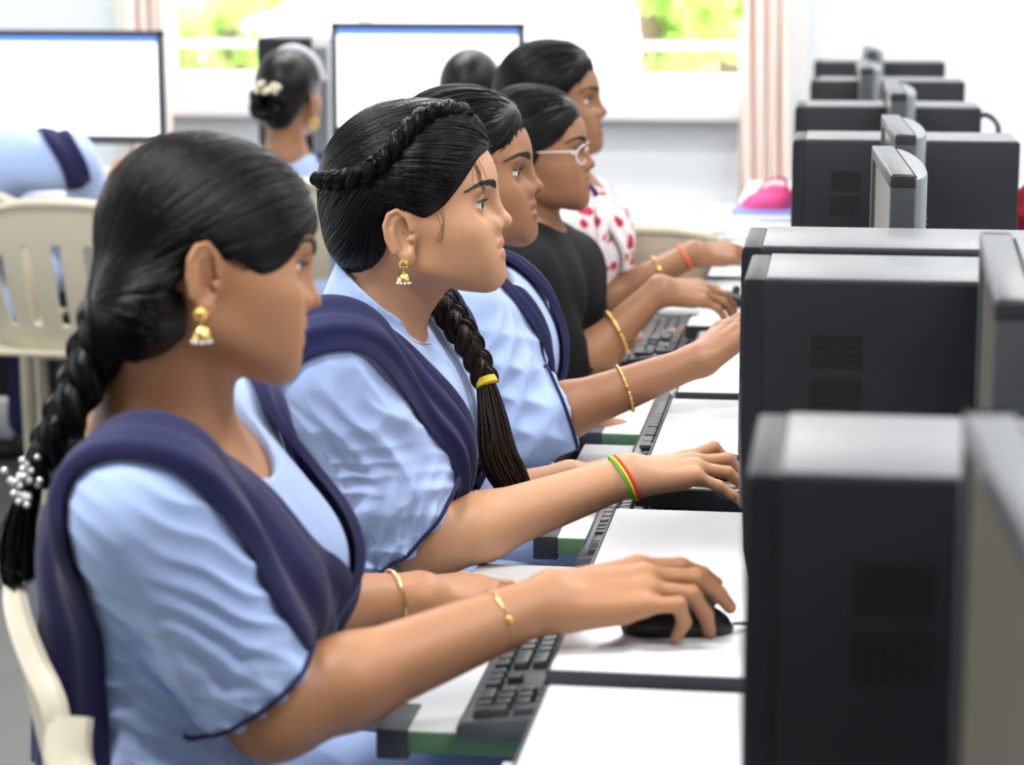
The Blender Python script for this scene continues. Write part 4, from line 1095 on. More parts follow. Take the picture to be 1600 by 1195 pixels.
for fp, np_, lab in (((1503, 640), (1612, 855), 'blurred monitor closest to the camera at the right edge of the photo'), ((1531, 362), (1566, 528), 'monitor seen edge on above the nearest computer case'), ((1362, 226), (1395, 279), 'monitor seen edge on before the sharp vented case, lower and nearer of two'),
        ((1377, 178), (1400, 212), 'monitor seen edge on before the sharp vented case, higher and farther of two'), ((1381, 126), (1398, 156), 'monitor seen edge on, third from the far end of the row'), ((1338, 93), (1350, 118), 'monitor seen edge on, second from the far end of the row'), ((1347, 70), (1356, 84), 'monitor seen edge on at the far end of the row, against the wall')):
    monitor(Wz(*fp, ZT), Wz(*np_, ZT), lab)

# ------------------------------------------------------------------ keyboards and mice
def keyboard(x, y, z, label, rz=0.0, full=True):
    """long side along y, keys facing the user at -x"""
    root = empty('keyboard', (x, y, z), rz); tag(root, label, 'keyboard', 'keyboards on the trays')
    W_, D_ = .440, .150; tilt = Matrix.Rotation(math.radians(-4.5), 4, 'Y')
    base = MB().prism([(-D_ / 2, .002), (D_ / 2, .002), (D_ / 2, .030), (D_ / 2 - .004, .0325), (-D_ / 2 + .004, .0165), (-D_ / 2, .013)], 'y', -W_ / 2, W_ / 2, .002).build('keyboard_body', M_kbody, root)
    u = .0187; r0 = -D_ / 2 + .020
    def kb(w, d):
        b = bmesh.new(); bmesh.ops.create_cube(b, size=1.0); bmesh.ops.scale(b, vec=(d - .0028, w - .0028, .0075), verts=b.verts)
        for v in b.verts:
            if v.co.z > 0: v.co.x *= .84; v.co.y *= .84
        bmesh.ops.bevel(b, geom=b.edges[:], offset=.0011, segments=2, profile=.5, affect='EDGES')
        me = bpy.data.meshes.new('key'); b.to_mesh(me); b.free(); me.materials.append(M_key); me.polygons.foreach_set('use_smooth', np.ones(len(me.polygons), bool)); return me
    cache = {}
    rows = [  # (row, [(start, widths...)]) : main block, navigation, number pad; row 0 is the space bar row
        (0, [(0, [1.25, 1.25, 1.25, 6.25, 1.25, 1.25, 1.25, 1.25]), (15.4, [1, 1, 1]), (18.8, [2, 1])]),
        (1, [(0, [2.25] + [1] * 10 + [2.75]), (16.4, [1]), (18.8, [1, 1, 1])]),
        (2, [(0, [1.75] + [1] * 11 + [2.25]), (18.8, [1, 1, 1])]),
        (3, [(0, [1.5] + [1] * 12 + [1.5]), (15.4, [1, 1, 1]), (18.8, [1, 1, 1])]),
        (4, [(0, [1] * 13 + [2]), (15.4, [1, 1, 1]), (18.8, [1, 1, 1, 1])]),
        (5.35, [(0, [1]), (2, [1] * 4), (6.5, [1] * 4), (11, [1] * 4), (15.4, [1, 1, 1])])]
    keys = []
    for r, bl in rows:
        for st, ws in bl:
            q = st
            for w in ws: keys.append((r, q + w / 2, w, 1.0)); q += w
    keys += [(.5, 22.3, 1, 2.0), (2.5, 22.3, 1, 2.0)]
    span = 23.0; ky = (W_ - .016) / span
    allk = MB() if not full else None
    for i, (r, c, w, d) in enumerate(keys):
        k = (w, d)
        px = r0 + r * .0187; py = W_ / 2 - .008 - c * ky; pz = .0165 + (px + D_ / 2) * (.016 / D_) + .0032
        if full:
            if k not in cache: cache[k] = kb(w * ky, d * .0187)
            o = link('key', cache[k], root); o.location = (px, py, pz); o.rotation_euler = (0, math.radians(-6), 0)
        else: allk.box(px - .0187 * d / 2 + .0018, px + .0187 * d / 2 - .0018, py - w * ky / 2 + .0018, py + w * ky / 2 - .0018, pz - .003, pz + .0035, .001, seg=1)
    if not full: tag(allk.build('keys', M_key, root), kind='stuff')
    return root
K1 = Wz(700, 1125, .70); K2 = Wz(889, 868, .70); K3 = Wz(985, 705, .70)
TZ = .680
keyboard(K1[0] + .082, K1[1] + .222, TZ, 'dark grey keyboard under the forearm of the front woman')
keyboard(K2[0] + .082, K2[1] + .222, TZ, 'dark grey keyboard under the wrist with the red, yellow and green band')
keyboard(K3[0] + .074, K3[1] + .222, TZ, 'dark keyboard under the arm of the woman with the navy sleeve hem', full=False)
keyboard(-.285, 4.22, TZ, 'dark keyboard under the left hand of the woman in black', full=False)
def mouse(p, a, label, z=DZ):
    root = empty('computer_mouse', (p[0], p[1], z), a); tag(root, label, 'mouse', 'black mice on the white desks')
    V = []; Q = []; n, m = 20, 12
    for i in range(n + 1):
        t = i / n; x = -.055 + .11 * t; hw = .0305 * (max(0, 1 - (2 * t - 1) ** 4)) ** .5 * (1 - .12 * t); hh = .029 * (max(0, 1 - (abs(2 * t - .8) / 1.2) ** 2.4)) ** .6
        for j in range(m): 
            q = PI * j / (m - 1); V.append((x, hw * math.cos(q), .002 + hh * math.sin(q) ** .7))
    for i in range(n):
        for j in range(m - 1): a_ = i * m + j; Q.append((a_, a_ + 1, a_ + m + 1, a_ + m))
        Q.append((i * m + m - 1, i * m, (i + 1) * m, (i + 1) * m + m - 1))
    mesh_np('mouse_body', V, Q, M_black, root, world=False)
    MB().lathe([(0, -.003), (.008, -.003), (.008, .003), (0, .003)], 16, Matrix.Translation((.030, 0, .030)) @ Matrix.Rotation(PI / 2, 4, 'X')).build('scroll_wheel', M_grey, root)
    MB().tube(cr([(.054, 0, .006), (.09, .01, .004), (.16, .05, .004), (.26, .04, .004)], 8), .0018, 6).build('mouse_cord', M_cable, root)
    return root
mouse((-.143, 2.168), math.radians(12), 'black mouse in the hand of the front woman')
mouse(Wz(1125, 745, DZ), math.radians(8), 'black mouse under the fingers of the woman with the braided crown')
mouse(Wz(1125, 478, DZ), math.radians(8), 'black mouse under the hand of the woman in black')
mouse(Wz(1150, 412, DZ), math.radians(8), 'black mouse under the hand with the orange bracelet')

# ------------------------------------------------------------------ moulded plastic armchairs
def chair(x, y, rz, label, arms=True):
    """seat centre at the origin, sitter faces +x"""
    root = empty('plastic_chair', (x, y, 0), rz); tag(root, label, 'chair', 'cream plastic armchairs')
    # backrest: curved shell with five tall slots
    nu, nv = 44, 26; V = []; Q = []
    for i in range(nv + 1):
        v = i / nv
        for j in range(nu + 1):
            u = -1 + 2 * j / nu; hw = .205 + .035 * math.sin(v * PI * .8)
            z = .43 + v * (.392 - .065 * abs(u) ** 2.6); xx = -.165 - .125 * v - .02 * math.sin(v * PI) + .095 * u * u
            V.append((xx, u * hw, z))
    for i in range(nv):
        for j in range(nu):
            v = (i + .5) / nv; u = -1 + 2 * (j + .5) / nu
            slot = j in (7, 8, 14, 15, 21, 22, 28, 29, 35, 36) and abs(u) < .80 and .22 < v < .74 - .10 * u * u
            if not slot: a = i * (nu + 1) + j; Q.append((a, a + 1, a + nu + 2, a + nu + 1))
    o = mesh_np('backrest', V, Q, M_chair, root, world=False); md = o.modifiers.new('s', 'SOLIDIFY'); md.thickness = .009; md.offset = 0
    md = o.modifiers.new('b', 'BEVEL'); md.width = .0025; md.segments = 2
    rim = [(-.165 - .125 * v - .02 * math.sin(v * PI) + .095, s * (.205 + .035 * math.sin(v * PI * .8)), .43 + v * .327) for s, vs in ((-1, np.linspace(.45, 1, 6)),) for v in vs]
    top = [(-.290 + .095 * u * u, u * .2256, .822 - .065 * abs(u) ** 2.6) for u in np.linspace(-1, 1, 15)]
    path = cr(rim[:-1] + top + [(a, -b_, c) for a, b_, c in rim[:-1][::-1]], 3)
    MB().tube(path, .013, 8, flat=.75).build('top_rail', M_chair, root)
    V = []; Q = []
    for i in range(17):
        for j in range(17):
            u, v = -1 + i / 8, -1 + j / 8; V.append((u * .215, v * (.225 - .015 * u), .445 - .018 * (1 - u * u) * (1 - v * v) - .012 * max(0, u) ** 3 * 1.5))
    for i in range(16):
        for j in range(16): a = i * 17 + j; Q.append((a, a + 1, a + 18, a + 17))
    o = mesh_np('seat', V, Q, M_chair, root, world=False); md = o.modifiers.new('s', 'SOLIDIFY'); md.thickness = .014; md.offset = -1
    for s in (-1, 1):
        if arms:
            P = cr([(-.180, s * .228, .745), (-.172, s * .250, .705), (-.12, s * .272, .672), (-.02, s * .282, .660), (.10, s * .280, .652), (.165, s * .272, .635), (.195, s * .262, .58), (.205, s * .255, .44)], 6)
            MB().tube(P, .021, 10, flat=.62, up=(0, s * .3, 1)).build('armrest', M_chair, root)
        for fx, q in ((.205, .225), (-.20, -.245)):
            L = cr([(fx * .98, s * .250, .47), (fx * 1.02, s * .254, .24), (fx * 1.12, s * .258, 0.0)], 5)
            MB().tube(L, np.linspace(.026, .019, len(L)), 8, flat=.7).build('leg', M_chair, root)
    return root
chair(-.462, 2.075, 0, 'cream plastic armchair under the front woman, rounded back rail at lower left')
chair(-.500, 2.775, 0, 'cream plastic armchair under the woman with the twisted crown hair')
chair(-.490, 3.330, 0, 'cream plastic armchair under the woman with the navy sleeve hem')
chair(-.49, 4.03, 0, 'cream plastic armchair under the woman in black')
chair(-.50, 4.66, 0, 'cream plastic armchair under the woman in red and white')
chair(-.415, 5.17, PI / 2, 'empty cream plastic chair behind the bent arms, only its curved back showing')
p = W(100, 320, 5.3); chair(p[0], 5.50, PI / 2, 'empty cream plastic armchair with slotted back behind the front woman')
MM = lambda s, k='blue_cloth', **kw: dict(dict(skin=MAT[s], kurta=MAT[k], trousers=MAT['navy'], hair=MAT['hair'], hem=MAT['navy']), **kw)
DETAIL = True
vx = [(.0017, .0030, .0020), (.0015, .0028, .0018), (.0021, .0038, .0024), (.0026, .0045, .0028), (.0028, .0045, .0030)] if DETAIL else [(.0035, .005, .004)] * 5
# ------------------------------------------------------------------ dress the women
M_silver = mat('clear_frame', (.86, .86, .84), .18, spec=.7)
M_crystal = mat('crystal', (.72, .70, .68), .08, metal=.6, spec=1.0, coat=1.0)
M_orange = mat('orange_thread', (.85, .16, .05), .6, vary=.05); M_yel = mat('yellow_thread', (.85, .60, .03), .6, vary=.05); M_grn = mat('green_thread', (.08, .38, .04), .6, vary=.05); M_redt = mat('red_thread', (.75, .03, .02), .6, vary=.05)
LENS = pane
def on_arm(J, s, t, g):
    E, Wr = np.asarray(J['E' + s]), np.asarray(J['W' + s]); r = g.get('arm', (.046, .038, .040, .0235)); d = Wr - E
    rr = np.interp(t, [0, .26, 1], [r[1], r[2], r[3]]) if t <= 1 else r[3]
    return E + d * t, nrm(d), rr
def bangle(P, s, t, m, name='bangle', rad=.002, tilt=(0, 0, 0), beads=0, extra=.0035, flat=1.0):
    c, ax, r = on_arm(P['J'], s, t, P['g']); return ring_on(c, nrm(ax + np.array(tilt)), r + extra, m, name, P['root'], rad, beads, flat)
def hugging(P, s, t, m, name, rad=.0012, tilt=(0, 0, 0), off=.001, n=48):
    """thread that follows the skin"""
    c, ax, r = on_arm(P['J'], s, t, P['g']); ax = nrm(ax + np.array(tilt)); u = nrm(np.cross(ax, (0, 0, 1))); v = np.cross(ax, u)
    A = np.array([c + (u * math.cos(a) + v * math.sin(a)) * (r + .004) for a in np.linspace(0, 2 * PI, n, endpoint=False)])
    A = project(P['skin'], A, off + rad * .6, 5); b = MB(); b.tube(A, rad, 8, closed=True); return b.build(name, m, P['root'], world=True), A
def path_out(P, pts, r):
    """push a path out of the kurta so that a rope of radius r lies on it"""
    A = np.array(pts, float); f0, g_ = grad(P['kf'], A); d = np.maximum(r - f0, 0); return A + g_ * d[:, None]
def add_mesh(P, name, parts, m, parent=None):
    VV = []; QQ = []; o = 0
    for v, q in parts: VV.append(v); QQ.append(q + o); o += len(v)
    ob = mesh_np(name, np.concatenate(VV), np.concatenate(QQ), m, P['root'] if parent is None else parent, world=parent is None)
    return ob
def make(nm, fn, s, k, lab, v, **kw):
    J, g = fn()
    if not DETAIL: g.pop('strands', None)
    P = person('person', lab, J, g, MM(s, k, **kw), vox=v); P['J'] = J; P['g'] = g; PEOPLE[nm] = P; return P

# front woman -------------------------------------------------------
A = make('a', woman_a, 'skin_a', 'blue_cloth', 'front woman in blue kurta and navy sash, gold earring, long dark braid behind her', vx[0])
drape(A, [W(170, 1190, 1.97), W(120, 1040, 1.95), W(110, 880, 1.94), W(135, 790, 1.91), W(165, 735, 1.895), W(238, 712, 1.885), W(318, 745, 1.90), W(388, 815, 1.95), W(460, 905, 1.98), W(545, 1000, 2.04), W(600, 1070, 2.08)], [.15, .145, .15, .16, .17, .15, .13, .13, .14, .15, .15], 'sash', MAT['navy'], off=.007, pleats=2, amp=.004)
drape(A, [W(330, 760, 2.26), W(330, 655, 2.24), W(365, 640, 2.21), W(400, 700, 2.18), W(455, 780, 2.17), W(520, 880, 2.15), W(580, 985, 2.13), W(610, 1060, 2.11)], [.10, .08, .07, .06, .06, .08, .10, .11], 'sash', MAT['navy'], off=.008, pleats=2, amp=.004)
p = path_out(A, [W(215, 440, 2.02), W(182, 475, 2.01), W(158, 530, 2.0), W(132, 590, 1.99), W(100, 655, 1.98), W(70, 710, 1.98), W(54, 745, 1.98)], .010)
add_mesh(A, 'braid', [braid(p, .030, .016, .062)], MAT['hair'])
p2 = path_out(A, [p[-1], W(38, 790, 1.98), W(28, 850, 1.98), W(30, 890, 1.98), W(38, 915, 1.98)], .006)
add_mesh(A, 'hair_tail', [tail(p2, .013, 150)], MAT['hair'])
b = MB(); rs = np.random.RandomState(4)
for i in range(30): b.sphere(p[-1] + np.array([-.004, -.020, 0]) + rs.randn(3) * np.array([.006, .006, .013]), .0034, 8)
b.build('hair_clip', M_crystal, A['root'], world=True)
jhumka(tuple(A['toW']([[-.003, -.0810, -.031]])[0]), MAT['gold'], MAT['pearl'], A['root'], 1.0)
bangle(A, 'R', .80, MAT['gold'], 'chain_bracelet', .0006, extra=.0022)
c_, ax_, r_ = on_arm(A['J'], 'R', .80, A['g']); dv = C0 - c_; dv[2] -= .2; dv = nrm(dv - ax_ * dv.dot(ax_))
MB().sphere(tuple(c_ + dv * (r_ + .0022)), (.0042, .0018, .0042), 10).build('charm', MAT['gold'], A['root'], world=True)
bangle(A, 'L', .80, MAT['gold'], 'bangle', .0013)
pin = MB().sphere(tuple(project(A['kf'], [W(150, 662, 1.95)], .016)[0]), (.007, .004, .002), 8).build('sash_pin', MAT['pearl'], A['root'], world=True)

# second woman ------------------------------------------------------
B = make('b', woman_b, 'skin_b', 'blue_cloth', 'woman in blue kurta with twisted crown hair, yellow braid tie and striped wrist band', vx[1])
drape(B, [W(420, 720, 2.60), W(415, 620, 2.58), W(435, 565, 2.57), W(488, 540, 2.565), W(570, 545, 2.59), W(636, 605, 2.63), W(695, 690, 2.67), W(745, 795, 2.70)], [.10, .12, .15, .17, .14, .10, .09, .09], 'sash', MAT['navy'], off=.007, pleats=3, amp=.005)
drape(B, [W(470, 560, 2.78), W(545, 455, 2.86), W(640, 470, 2.92), W(700, 560, 2.88), W(735, 660, 2.84), W(765, 770, 2.80)], [.10, .08, .07, .06, .06, .07], 'sash', MAT['navy'], off=.007, pleats=2, amp=.004)
p = path_out(B, [W(655, 440, 2.85), W(680, 488, 2.83), W(703, 535, 2.81), W(722, 575, 2.80), W(735, 606, 2.79)], .024)
add_mesh(B, 'braid', [braid(p, .020, .014, .045)], MAT['hair_brown'])
p2 = path_out(B, [p[-1], W(755, 655, 2.78), W(780, 710, 2.77), W(800, 755, 2.77), W(812, 795, 2.77)], .022)
add_mesh(B, 'hair_tail', [tail(p2, .018, 200, 3)], MAT['hair_brown'])
MB().lathe([(.009, -.006), (.0145, -.004), (.0145, .004), (.009, .006)], 16, Matrix.Translation(Vector(p[-1])) @ Vector(p[-1] - p[-2]).to_track_quat('Z', 'Y').to_matrix().to_4x4()).build('hair_tie', M_yel, B['root'], world=True)
jhumka(tuple(B['toW']([[-.002, -.0810, -.030]])[0]), MAT['gold'], MAT['pearl'], B['root'], .92)
for i, (m, o) in enumerate(((M_grn, -.05), (M_yel, -.035), (M_redt, -.015))): hugging(B, 'R', .955 + .012 * i, m, 'wrist_thread', .0016, (0, o * 2, .25))
nbk = B['J']['neck']
cv = project(B['skin'], [W(500, 425, 2.66), W(548, 460, 2.67), W(600, 505, 2.69), W(640, 535, 2.72), W(660, 540, 2.76)], .002); b = MB(); b.tube(cr(cv, 8), .0011, 6); b.build('necklace', MAT['gold'], B['root'], world=True)

# third woman -------------------------------------------------------
C_ = make('c', woman_c, 'skin_c', 'blue_cloth', 'woman in blue kurta with navy sleeve hem, nose stud and thin gold bangle', vx[2])
drape(C_, [W(690, 560, 3.2), W(680, 480, 3.22), W(720, 440, 3.25), W(775, 470, 3.26), W(815, 530, 3.27), W(850, 610, 3.28), W(885, 705, 3.30)], [.10, .10, .09, .075, .07, .07, .08], 'sash', MAT['navy'], off=.007, pleats=2, amp=.004)
drape(C_, [W(700, 520, 3.40), W(770, 420, 3.42), W(820, 480, 3.42), W(850, 560, 3.40), W(880, 690, 3.38)], [.09, .08, .06, .06, .07], 'sash', MAT['navy'], off=.007, pleats=2, amp=.004)
bangle(C_, 'R', .60, MAT['gold'], 'bangle', .0017, beads=22, extra=.0025)
MB().sphere(tuple(C_['toW']([[.0975, -.0185, .0115]])[0]), .0019, 8).build('nose_stud', MAT['gold'], C_['root'], world=True)

# fourth woman: spectacles ------------------------------------------
D = make('d', woman_d, 'skin_c', 'black_cloth', 'woman in black high necked top wearing clear glasses and a gold bangle', vx[3], hem=MAT['black_cloth'])
sp = empty('spectacles', tuple(D['t'])); sp.parent = D['root']; sp.matrix_parent_inverse = (Matrix.Translation(D['root'].location)).inverted()
def eyeglasses(P, root):
    def rim(s):
        return [(.098 - .010 * (abs(math.cos(a)) ** 2) * (1 if math.cos(a) > 0 else 0), s * (.034 + .0255 * np.sign(math.cos(a)) * abs(math.cos(a)) ** .75), .034 + .0175 * np.sign(math.sin(a)) * abs(math.sin(a)) ** .75) for a in np.linspace(0, 2 * PI, 40, endpoint=False)]
    fr = MB()
    for s in (-1, 1): fr.tube(P['toW'](rim(s)), .0010, 8, closed=True)
    fr.tube(P['toW'](cr([(.098, -.009, .040), (.103, 0, .043), (.098, .009, .040)], 6)), .0010, 8)
    f_ = fr.build('glasses_frame', M_silver, root, world=True)
    for s in (-1, 1):
        MB().tube(P['toW'](cr([(.088, s * .0595, .041), (.070, s * .070, .040), (.02, s * .0745, .036), (-.012, s * .078, .034), (-.022, s * .078, .020)], 6)), .0012, 8, flat=.8).build('glasses_temple', M_silver, f_, world=False)
        V = P['toW'](np.array(rim(s) + [(.096, s * .034, .034)])); n = len(V) - 1; bm = bmesh.new(); vs = [bm.verts.new(v) for v in V]
        for i in range(n): bm.faces.new((vs[i], vs[(i + 1) % n], vs[n]))
        me = bpy.data.meshes.new('lens'); bm.to_mesh(me); bm.free(); me.materials.append(LENS); link('glasses_lens', me, f_)
bpy.data.objects.remove(sp)
eyeglasses(D, D['root'])
bangle(D, 'R', .52, MAT['gold'], 'bangle', .0027, tilt=(.1, 0, -.25), beads=26, extra=.004)

# fifth woman -------------------------------------------------------
E_ = make('e', woman_e, 'skin_c', 'floral', 'woman in red and white top with orange bracelet, farthest of the seated row', vx[4], trousers=MAT['teal_cloth'], hem=MAT['floral'])
bangle(E_, 'R', .70, MAT['gold'], 'bangle', .0022)
hugging(E_, 'R', .92, M_orange, 'thread_bracelet', .0024)
drape(E_, [W(905, 500, 4.50), W(885, 420, 4.50), W(900, 345, 4.52), W(930, 350, 4.55), W(950, 400, 4.58)], [.10, .10, .08, .08, .08], 'scarf', MAT['floral'], off=.007, pleats=2, amp=.005)

ct = project(E_['kf'], cr([W(905, 300, 4.58), W(918, 310, 4.55), W(932, 320, 4.545), W(940, 330, 4.55)], 4), .003)
tr_ = MB().tube(ct, .007, 8, flat=.4).build('collar_trim', MAT['navy'], E_['kurta'], world=False); tr_.matrix_parent_inverse = Matrix()
tr_ = MB().tube(ct + np.array([-.004, -.003, -.009]), .005, 8, flat=.4).build('collar_trim', M_pink, E_['kurta'], world=False)
# ------------------------------------------------------------------ women of the back row, seen from behind
def back_woman(ear, hr, NBp, SRp, SLp, chest, label, arm=None, hair_on=True):
    J = joints(ear, hr, NBp, SRp, SLp, chest, (chest[0], chest[1] - .0, .52), 90)
    for k, s in (('R', .11), ('L', -.11)):
        J['knee' + k] = np.array([chest[0] + s, chest[1] + .40, .53]); J['foot' + k] = np.array([chest[0] + s - .05, chest[1] + .38, 0.0])
    hd = dict(f=(0, 1, -.1), n=(0, .1, 1), curl=((14, 26, 18),) * 4)
    for s, S in (('R', SRp), ('L', SLp)):
        sg = 1 if s == 'R' else -1
        if arm and s in arm: e, w_ = arm[s]
        else: e = S + np.array([.04 * sg, .08, -.22]); w_ = e + np.array([-.02 * sg, .22, .03])
        J['E' + s] = e; J['W' + s] = w_; J['hand' + s] = hd
    g = dict(hairline=[(-.11, -.085), (-.05, -.06), (-.028, -.01), (.0, .03), (.021, .033), (.044, .05), (.067, .073), (.08, .096), (.1, .105)], thick=.012, mass=[((-.060, .0, -.022), (.042, .055, .046))], neck_r=.046, sleeveR=dict(t=.85, r=(.062, .054)), sleeveL=dict(t=.85, r=(.062, .054)),
             neckhole=(J['neck'] + np.array([0, .02, .015]), (0, .4, 1), .070), eyes=False)
    P = person('person', label, J, g, MM('skin_c', 'blue_cloth'), vox=(.0045, .006, .0045)); P['J'] = J; P['g'] = g; return P
YL = 5.75
sr = W(112, 245, YL)
Lw = back_woman(W(-18, 88, YL), (90, 5, 0), W(-65, 185, YL), sr, W(-235, 245, YL), np.array([W(-72, 300, YL)[0], YL, .86]), 'woman at the left edge seen from behind, light blue kurta with navy sash strap',
                {'R': (W(160, 330, YL + .12), W(190, 262, YL + .34))})
drape(Lw, [W(140, 340, YL - .1), W(125, 280, YL - .1), W(100, 228, YL - .06), W(84, 205, YL), W(72, 208, YL + .08)], [.075, .075, .07, .07, .07], 'sash', MAT['navy'], off=.007, pleats=1, amp=.003)
YM = 6.0
Mw = back_woman(W(487, 166, YM), (76, 8, 0), W(446, 238, YM), W(535, 278, YM), W(345, 278, YM), np.array([W(448, 310, YM)[0], YM, .70]), 'woman seen from behind before the dark case, pinned black hair and yellow earring')
drape(Mw, [W(520, 300, YM - .1), W(515, 250, YM - .08), W(505, 232, YM)], [.05, .05, .05], 'sash', MAT['navy'], off=.007, pleats=1, amp=.003)
b = MB(); b.sphere((0, 0, 0), .058, 20); c0 = np.array(Mw['toW']([[-.100, .005, .000]])[0])
add_mesh(Mw, 'hair_bun', [rope([c0 + np.array([.030 * math.cos(a), -.010 * math.sin(a * .5), .034 * math.sin(a)]) for a in np.linspace(0, 2 * PI, 14)], [.021, .021], .08)], MAT['hair'])
b.bm.free()
b = MB(); rs = np.random.RandomState(8)
for i in range(14): b.sphere(W(398 + 2.9 * i, 136 + rs.randn() * 3 + (i - 7) ** 2 * .08, YM - .15), .0065, 8)
b.build('hair_clip', mat('pale_gold_beads', (.80, .74, .55), .3, vary=.1), Mw['root'], world=True)
MB().tube(Mw['toW'](cr([(.03, -.086 , .07), (.02, -.06, .125), (.012, 0, .152), (.02, .06, .125), (.03, .086, .07)], 8)), .011, 10, flat=.4).build('hair_band', mat('lilac_band', (.62, .58, .64), .6, vary=.1), Mw['root'], world=True)
MB().tube(Mw['toW']([(-.004 + .002 * math.cos(a), -.083 + .010 * math.cos(a), -.045 + .014 * math.sin(a)) for a in np.linspace(0, 2 * PI, 16, endpoint=False)]), .0022, 8, closed=True).build('earring', M_yel, Mw['root'], world=True)
Nw = back_woman(W(778, 166, YM), (90, 4, 0), W(730, 245, YM), W(820, 285, YM), W(640, 285, YM), np.array([W(730, 320, YM)[0], YM, .70]), 'woman seen from behind, only her dark hair showing before the lit middle monitor')

for q, lab in ((Lw, 'cream plastic armchair under the woman at the left edge seen from behind'), (Mw, 'cream plastic armchair under the woman with pinned hair and yellow earring'), (Nw, 'cream plastic armchair under the woman before the lit middle monitor')):
    chair(float(q['J']['chest'][0]), float(q['J']['chest'][1]) + .10, PI / 2, lab)
# ------------------------------------------------------------------ back row of computers
YD = 6.42
x0, x1 = W(-220, 0, YD)[0], W(900, 0, YD)[0]; cx = (x0 + x1) / 2
rd = empty('computer_desk', (cx, YD + .1, 0)); tag(rd, 'long white desk under the lit monitors by the window', 'desk')
MB().box(x0 - cx, x1 - cx, -.42, .38, DZ - .025, DZ, .003).build('desktop', M_top, rd)
MB().box(x0 - cx + .03, x1 - cx - .03, .1, .12, .08, DZ - .026, .003).build('underdesk_shade_panel', M_edge, rd)  # dark panel standing in for the shadow under the desk
for k in range(4): MB().box(x0 - cx + .02 + k * (x1 - x0 - .06) / 3, x0 - cx + .04 + k * (x1 - x0 - .06) / 3, -.38, .36, 0, DZ - .026, .002).build('side_panel', M_edge, rd)
def lit_monitor(xa, xb, yt, yb, label, extra):
    a = W(xa, yt, YD); b_ = W(xb, yt, YD); wd = b_[0] - a[0]; zt = a[2]; zb = W(xa, yb, YD)[2]
    r = monitor(a, b_, label, H=zt - zb, zt=zt, group='lit monitors of the back row', on=M_screen, w=wd)
    scr = [c_ for c_ in r.children if c_.name.startswith('screen')][0]
    MB().box(.0035, .0052, -wd / 2 + .017, wd / 2 - .017, zt - DZ - .034, zt - DZ - .0175).build('title_bar', M_blue, scr)
    for (u0, u1, v0, v1, m) in extra:
        MB().box(.0040, .0052, -wd / 2 + u0 * wd, -wd / 2 + u1 * wd, (zb - DZ) + v0 * (zt - zb), (zb - DZ) + v1 * (zt - zb)).build('window_panel', m, scr)
    return r
lit_monitor(-140, 253, 46, 222, 'lit white monitor at the left edge before the woman seen from behind', [(.1, .3, .55, .75, M_lav)])
lit_monitor(516, 819, 35, 213, 'lit white monitor with blue top bar between the window and the dark heads', [(.54, .78, .58, .64, M_green_l), (.56, .70, .42, .56, M_lav)])
a = W(481, 60, YD + .1); r = tower(0, 0, 'upright dark computer case behind the woman with pinned hair', L=.36, w=.150, h=a[2] - DZ, group='computer cases of the back row'); r.location = (a[0], YD + .1, DZ); r.rotation_euler = (0, 0, PI / 2)
a = W(514, 57, YD + .12); r = empty('speaker', (a[0], YD + .12, DZ)); tag(r, 'slim light grey desk speaker between the dark case and the lit monitor', 'speaker')
hh = a[2] - DZ; M_pale = mat('pale_grey_plastic', (.55, .57, .57), .4, vary=.05)
MB().box(-.052, 0, 0, .12, .012, hh, .008).build('speaker_box', M_pale, r)
MB().box(-.046, -.006, -.004, .004, .04, hh - .03, .004).build('speaker_grille', M_lgrey, r)
MB().lathe([(0, 0), (.05, 0), (.05, .008), (.02, .014), (0, .014)], 24, Matrix.Translation((-.026, .06, 0))).build('speaker_foot', M_pale, r)

# ------------------------------------------------------------------ small things on the desks
def paper(px, py, w_, h_, rz, label, m=M_paper, n=4):
    p = Wz(px, py, DZ); r = empty('paper_stack', (p[0], p[1], DZ), rz); tag(r, label, 'papers')
    for k in range(n): MB().box(-w_ / 2 + .002 * k, w_ / 2 + .002 * k, -h_ / 2, h_ / 2, .0012 * k + .0004, .0012 * k + .0014).build('sheet', m, r)
paper(1120, 352, .20, .28, .3, 'stack of white paper on the desk past the outstretched arm')
p = Wz(1212, 341, DZ); r = empty('notebook', (p[0], p[1], DZ), .1); tag(r, 'thin blue notebook beside the pink bag', 'book')
MB().box(-.11, .11, -.08, .08, 0, .004, .001).build('cover', mat('blue_cover', (.10, .14, .42), .5, vary=.05), r); MB().box(-.108, .108, -.078, .078, .004, .016, .001).build('page_block', M_paper, r); MB().box(-.11, .11, -.08, .08, .016, .019, .001).build('cover', mat('blue_cover_top', (.10, .14, .42), .5, vary=.05), r)
def cloth_heap(c, r, name, label, cat, m, seed):
    F = lambda P: smin(smin(ell(P, c, r), ell(P, c + np.array([r[0] * .5, .02, r[2] * .5]), np.array(r) * .6), .03), ell(P, c + np.array([-r[0] * .6, -.01, -r[2] * .3]), np.array(r) * .6), .03)
    lo = c - np.array(r) * 1.8; hi = c + np.array(r) * 1.8
    V, Q = surface(lambda P: np.maximum(F(P), DZ + .0005 - P[:, 2]), lo, hi, .006); N = vnormals(V, Q)
    V = V + N * (.007 * waves(V, [(1, .4, .3), (.2, .5, 1), (.3, 1, .2)], 70, seed))[:, None]; V[:, 2] = np.maximum(V[:, 2], DZ + .0005)
    root = empty(name, (c[0], c[1], DZ)); tag(root, label, cat); mesh_np('cloth', V, Q, m, root)
    return root
c0 = Wz(1196, 343, DZ); r = cloth_heap(c0 + np.array([0, .12, .02]), (.055, .07, .045), 'cloth_bag', 'crumpled pink cloth bag on the desk below the pale curtain', 'bag', M_pink, 2)
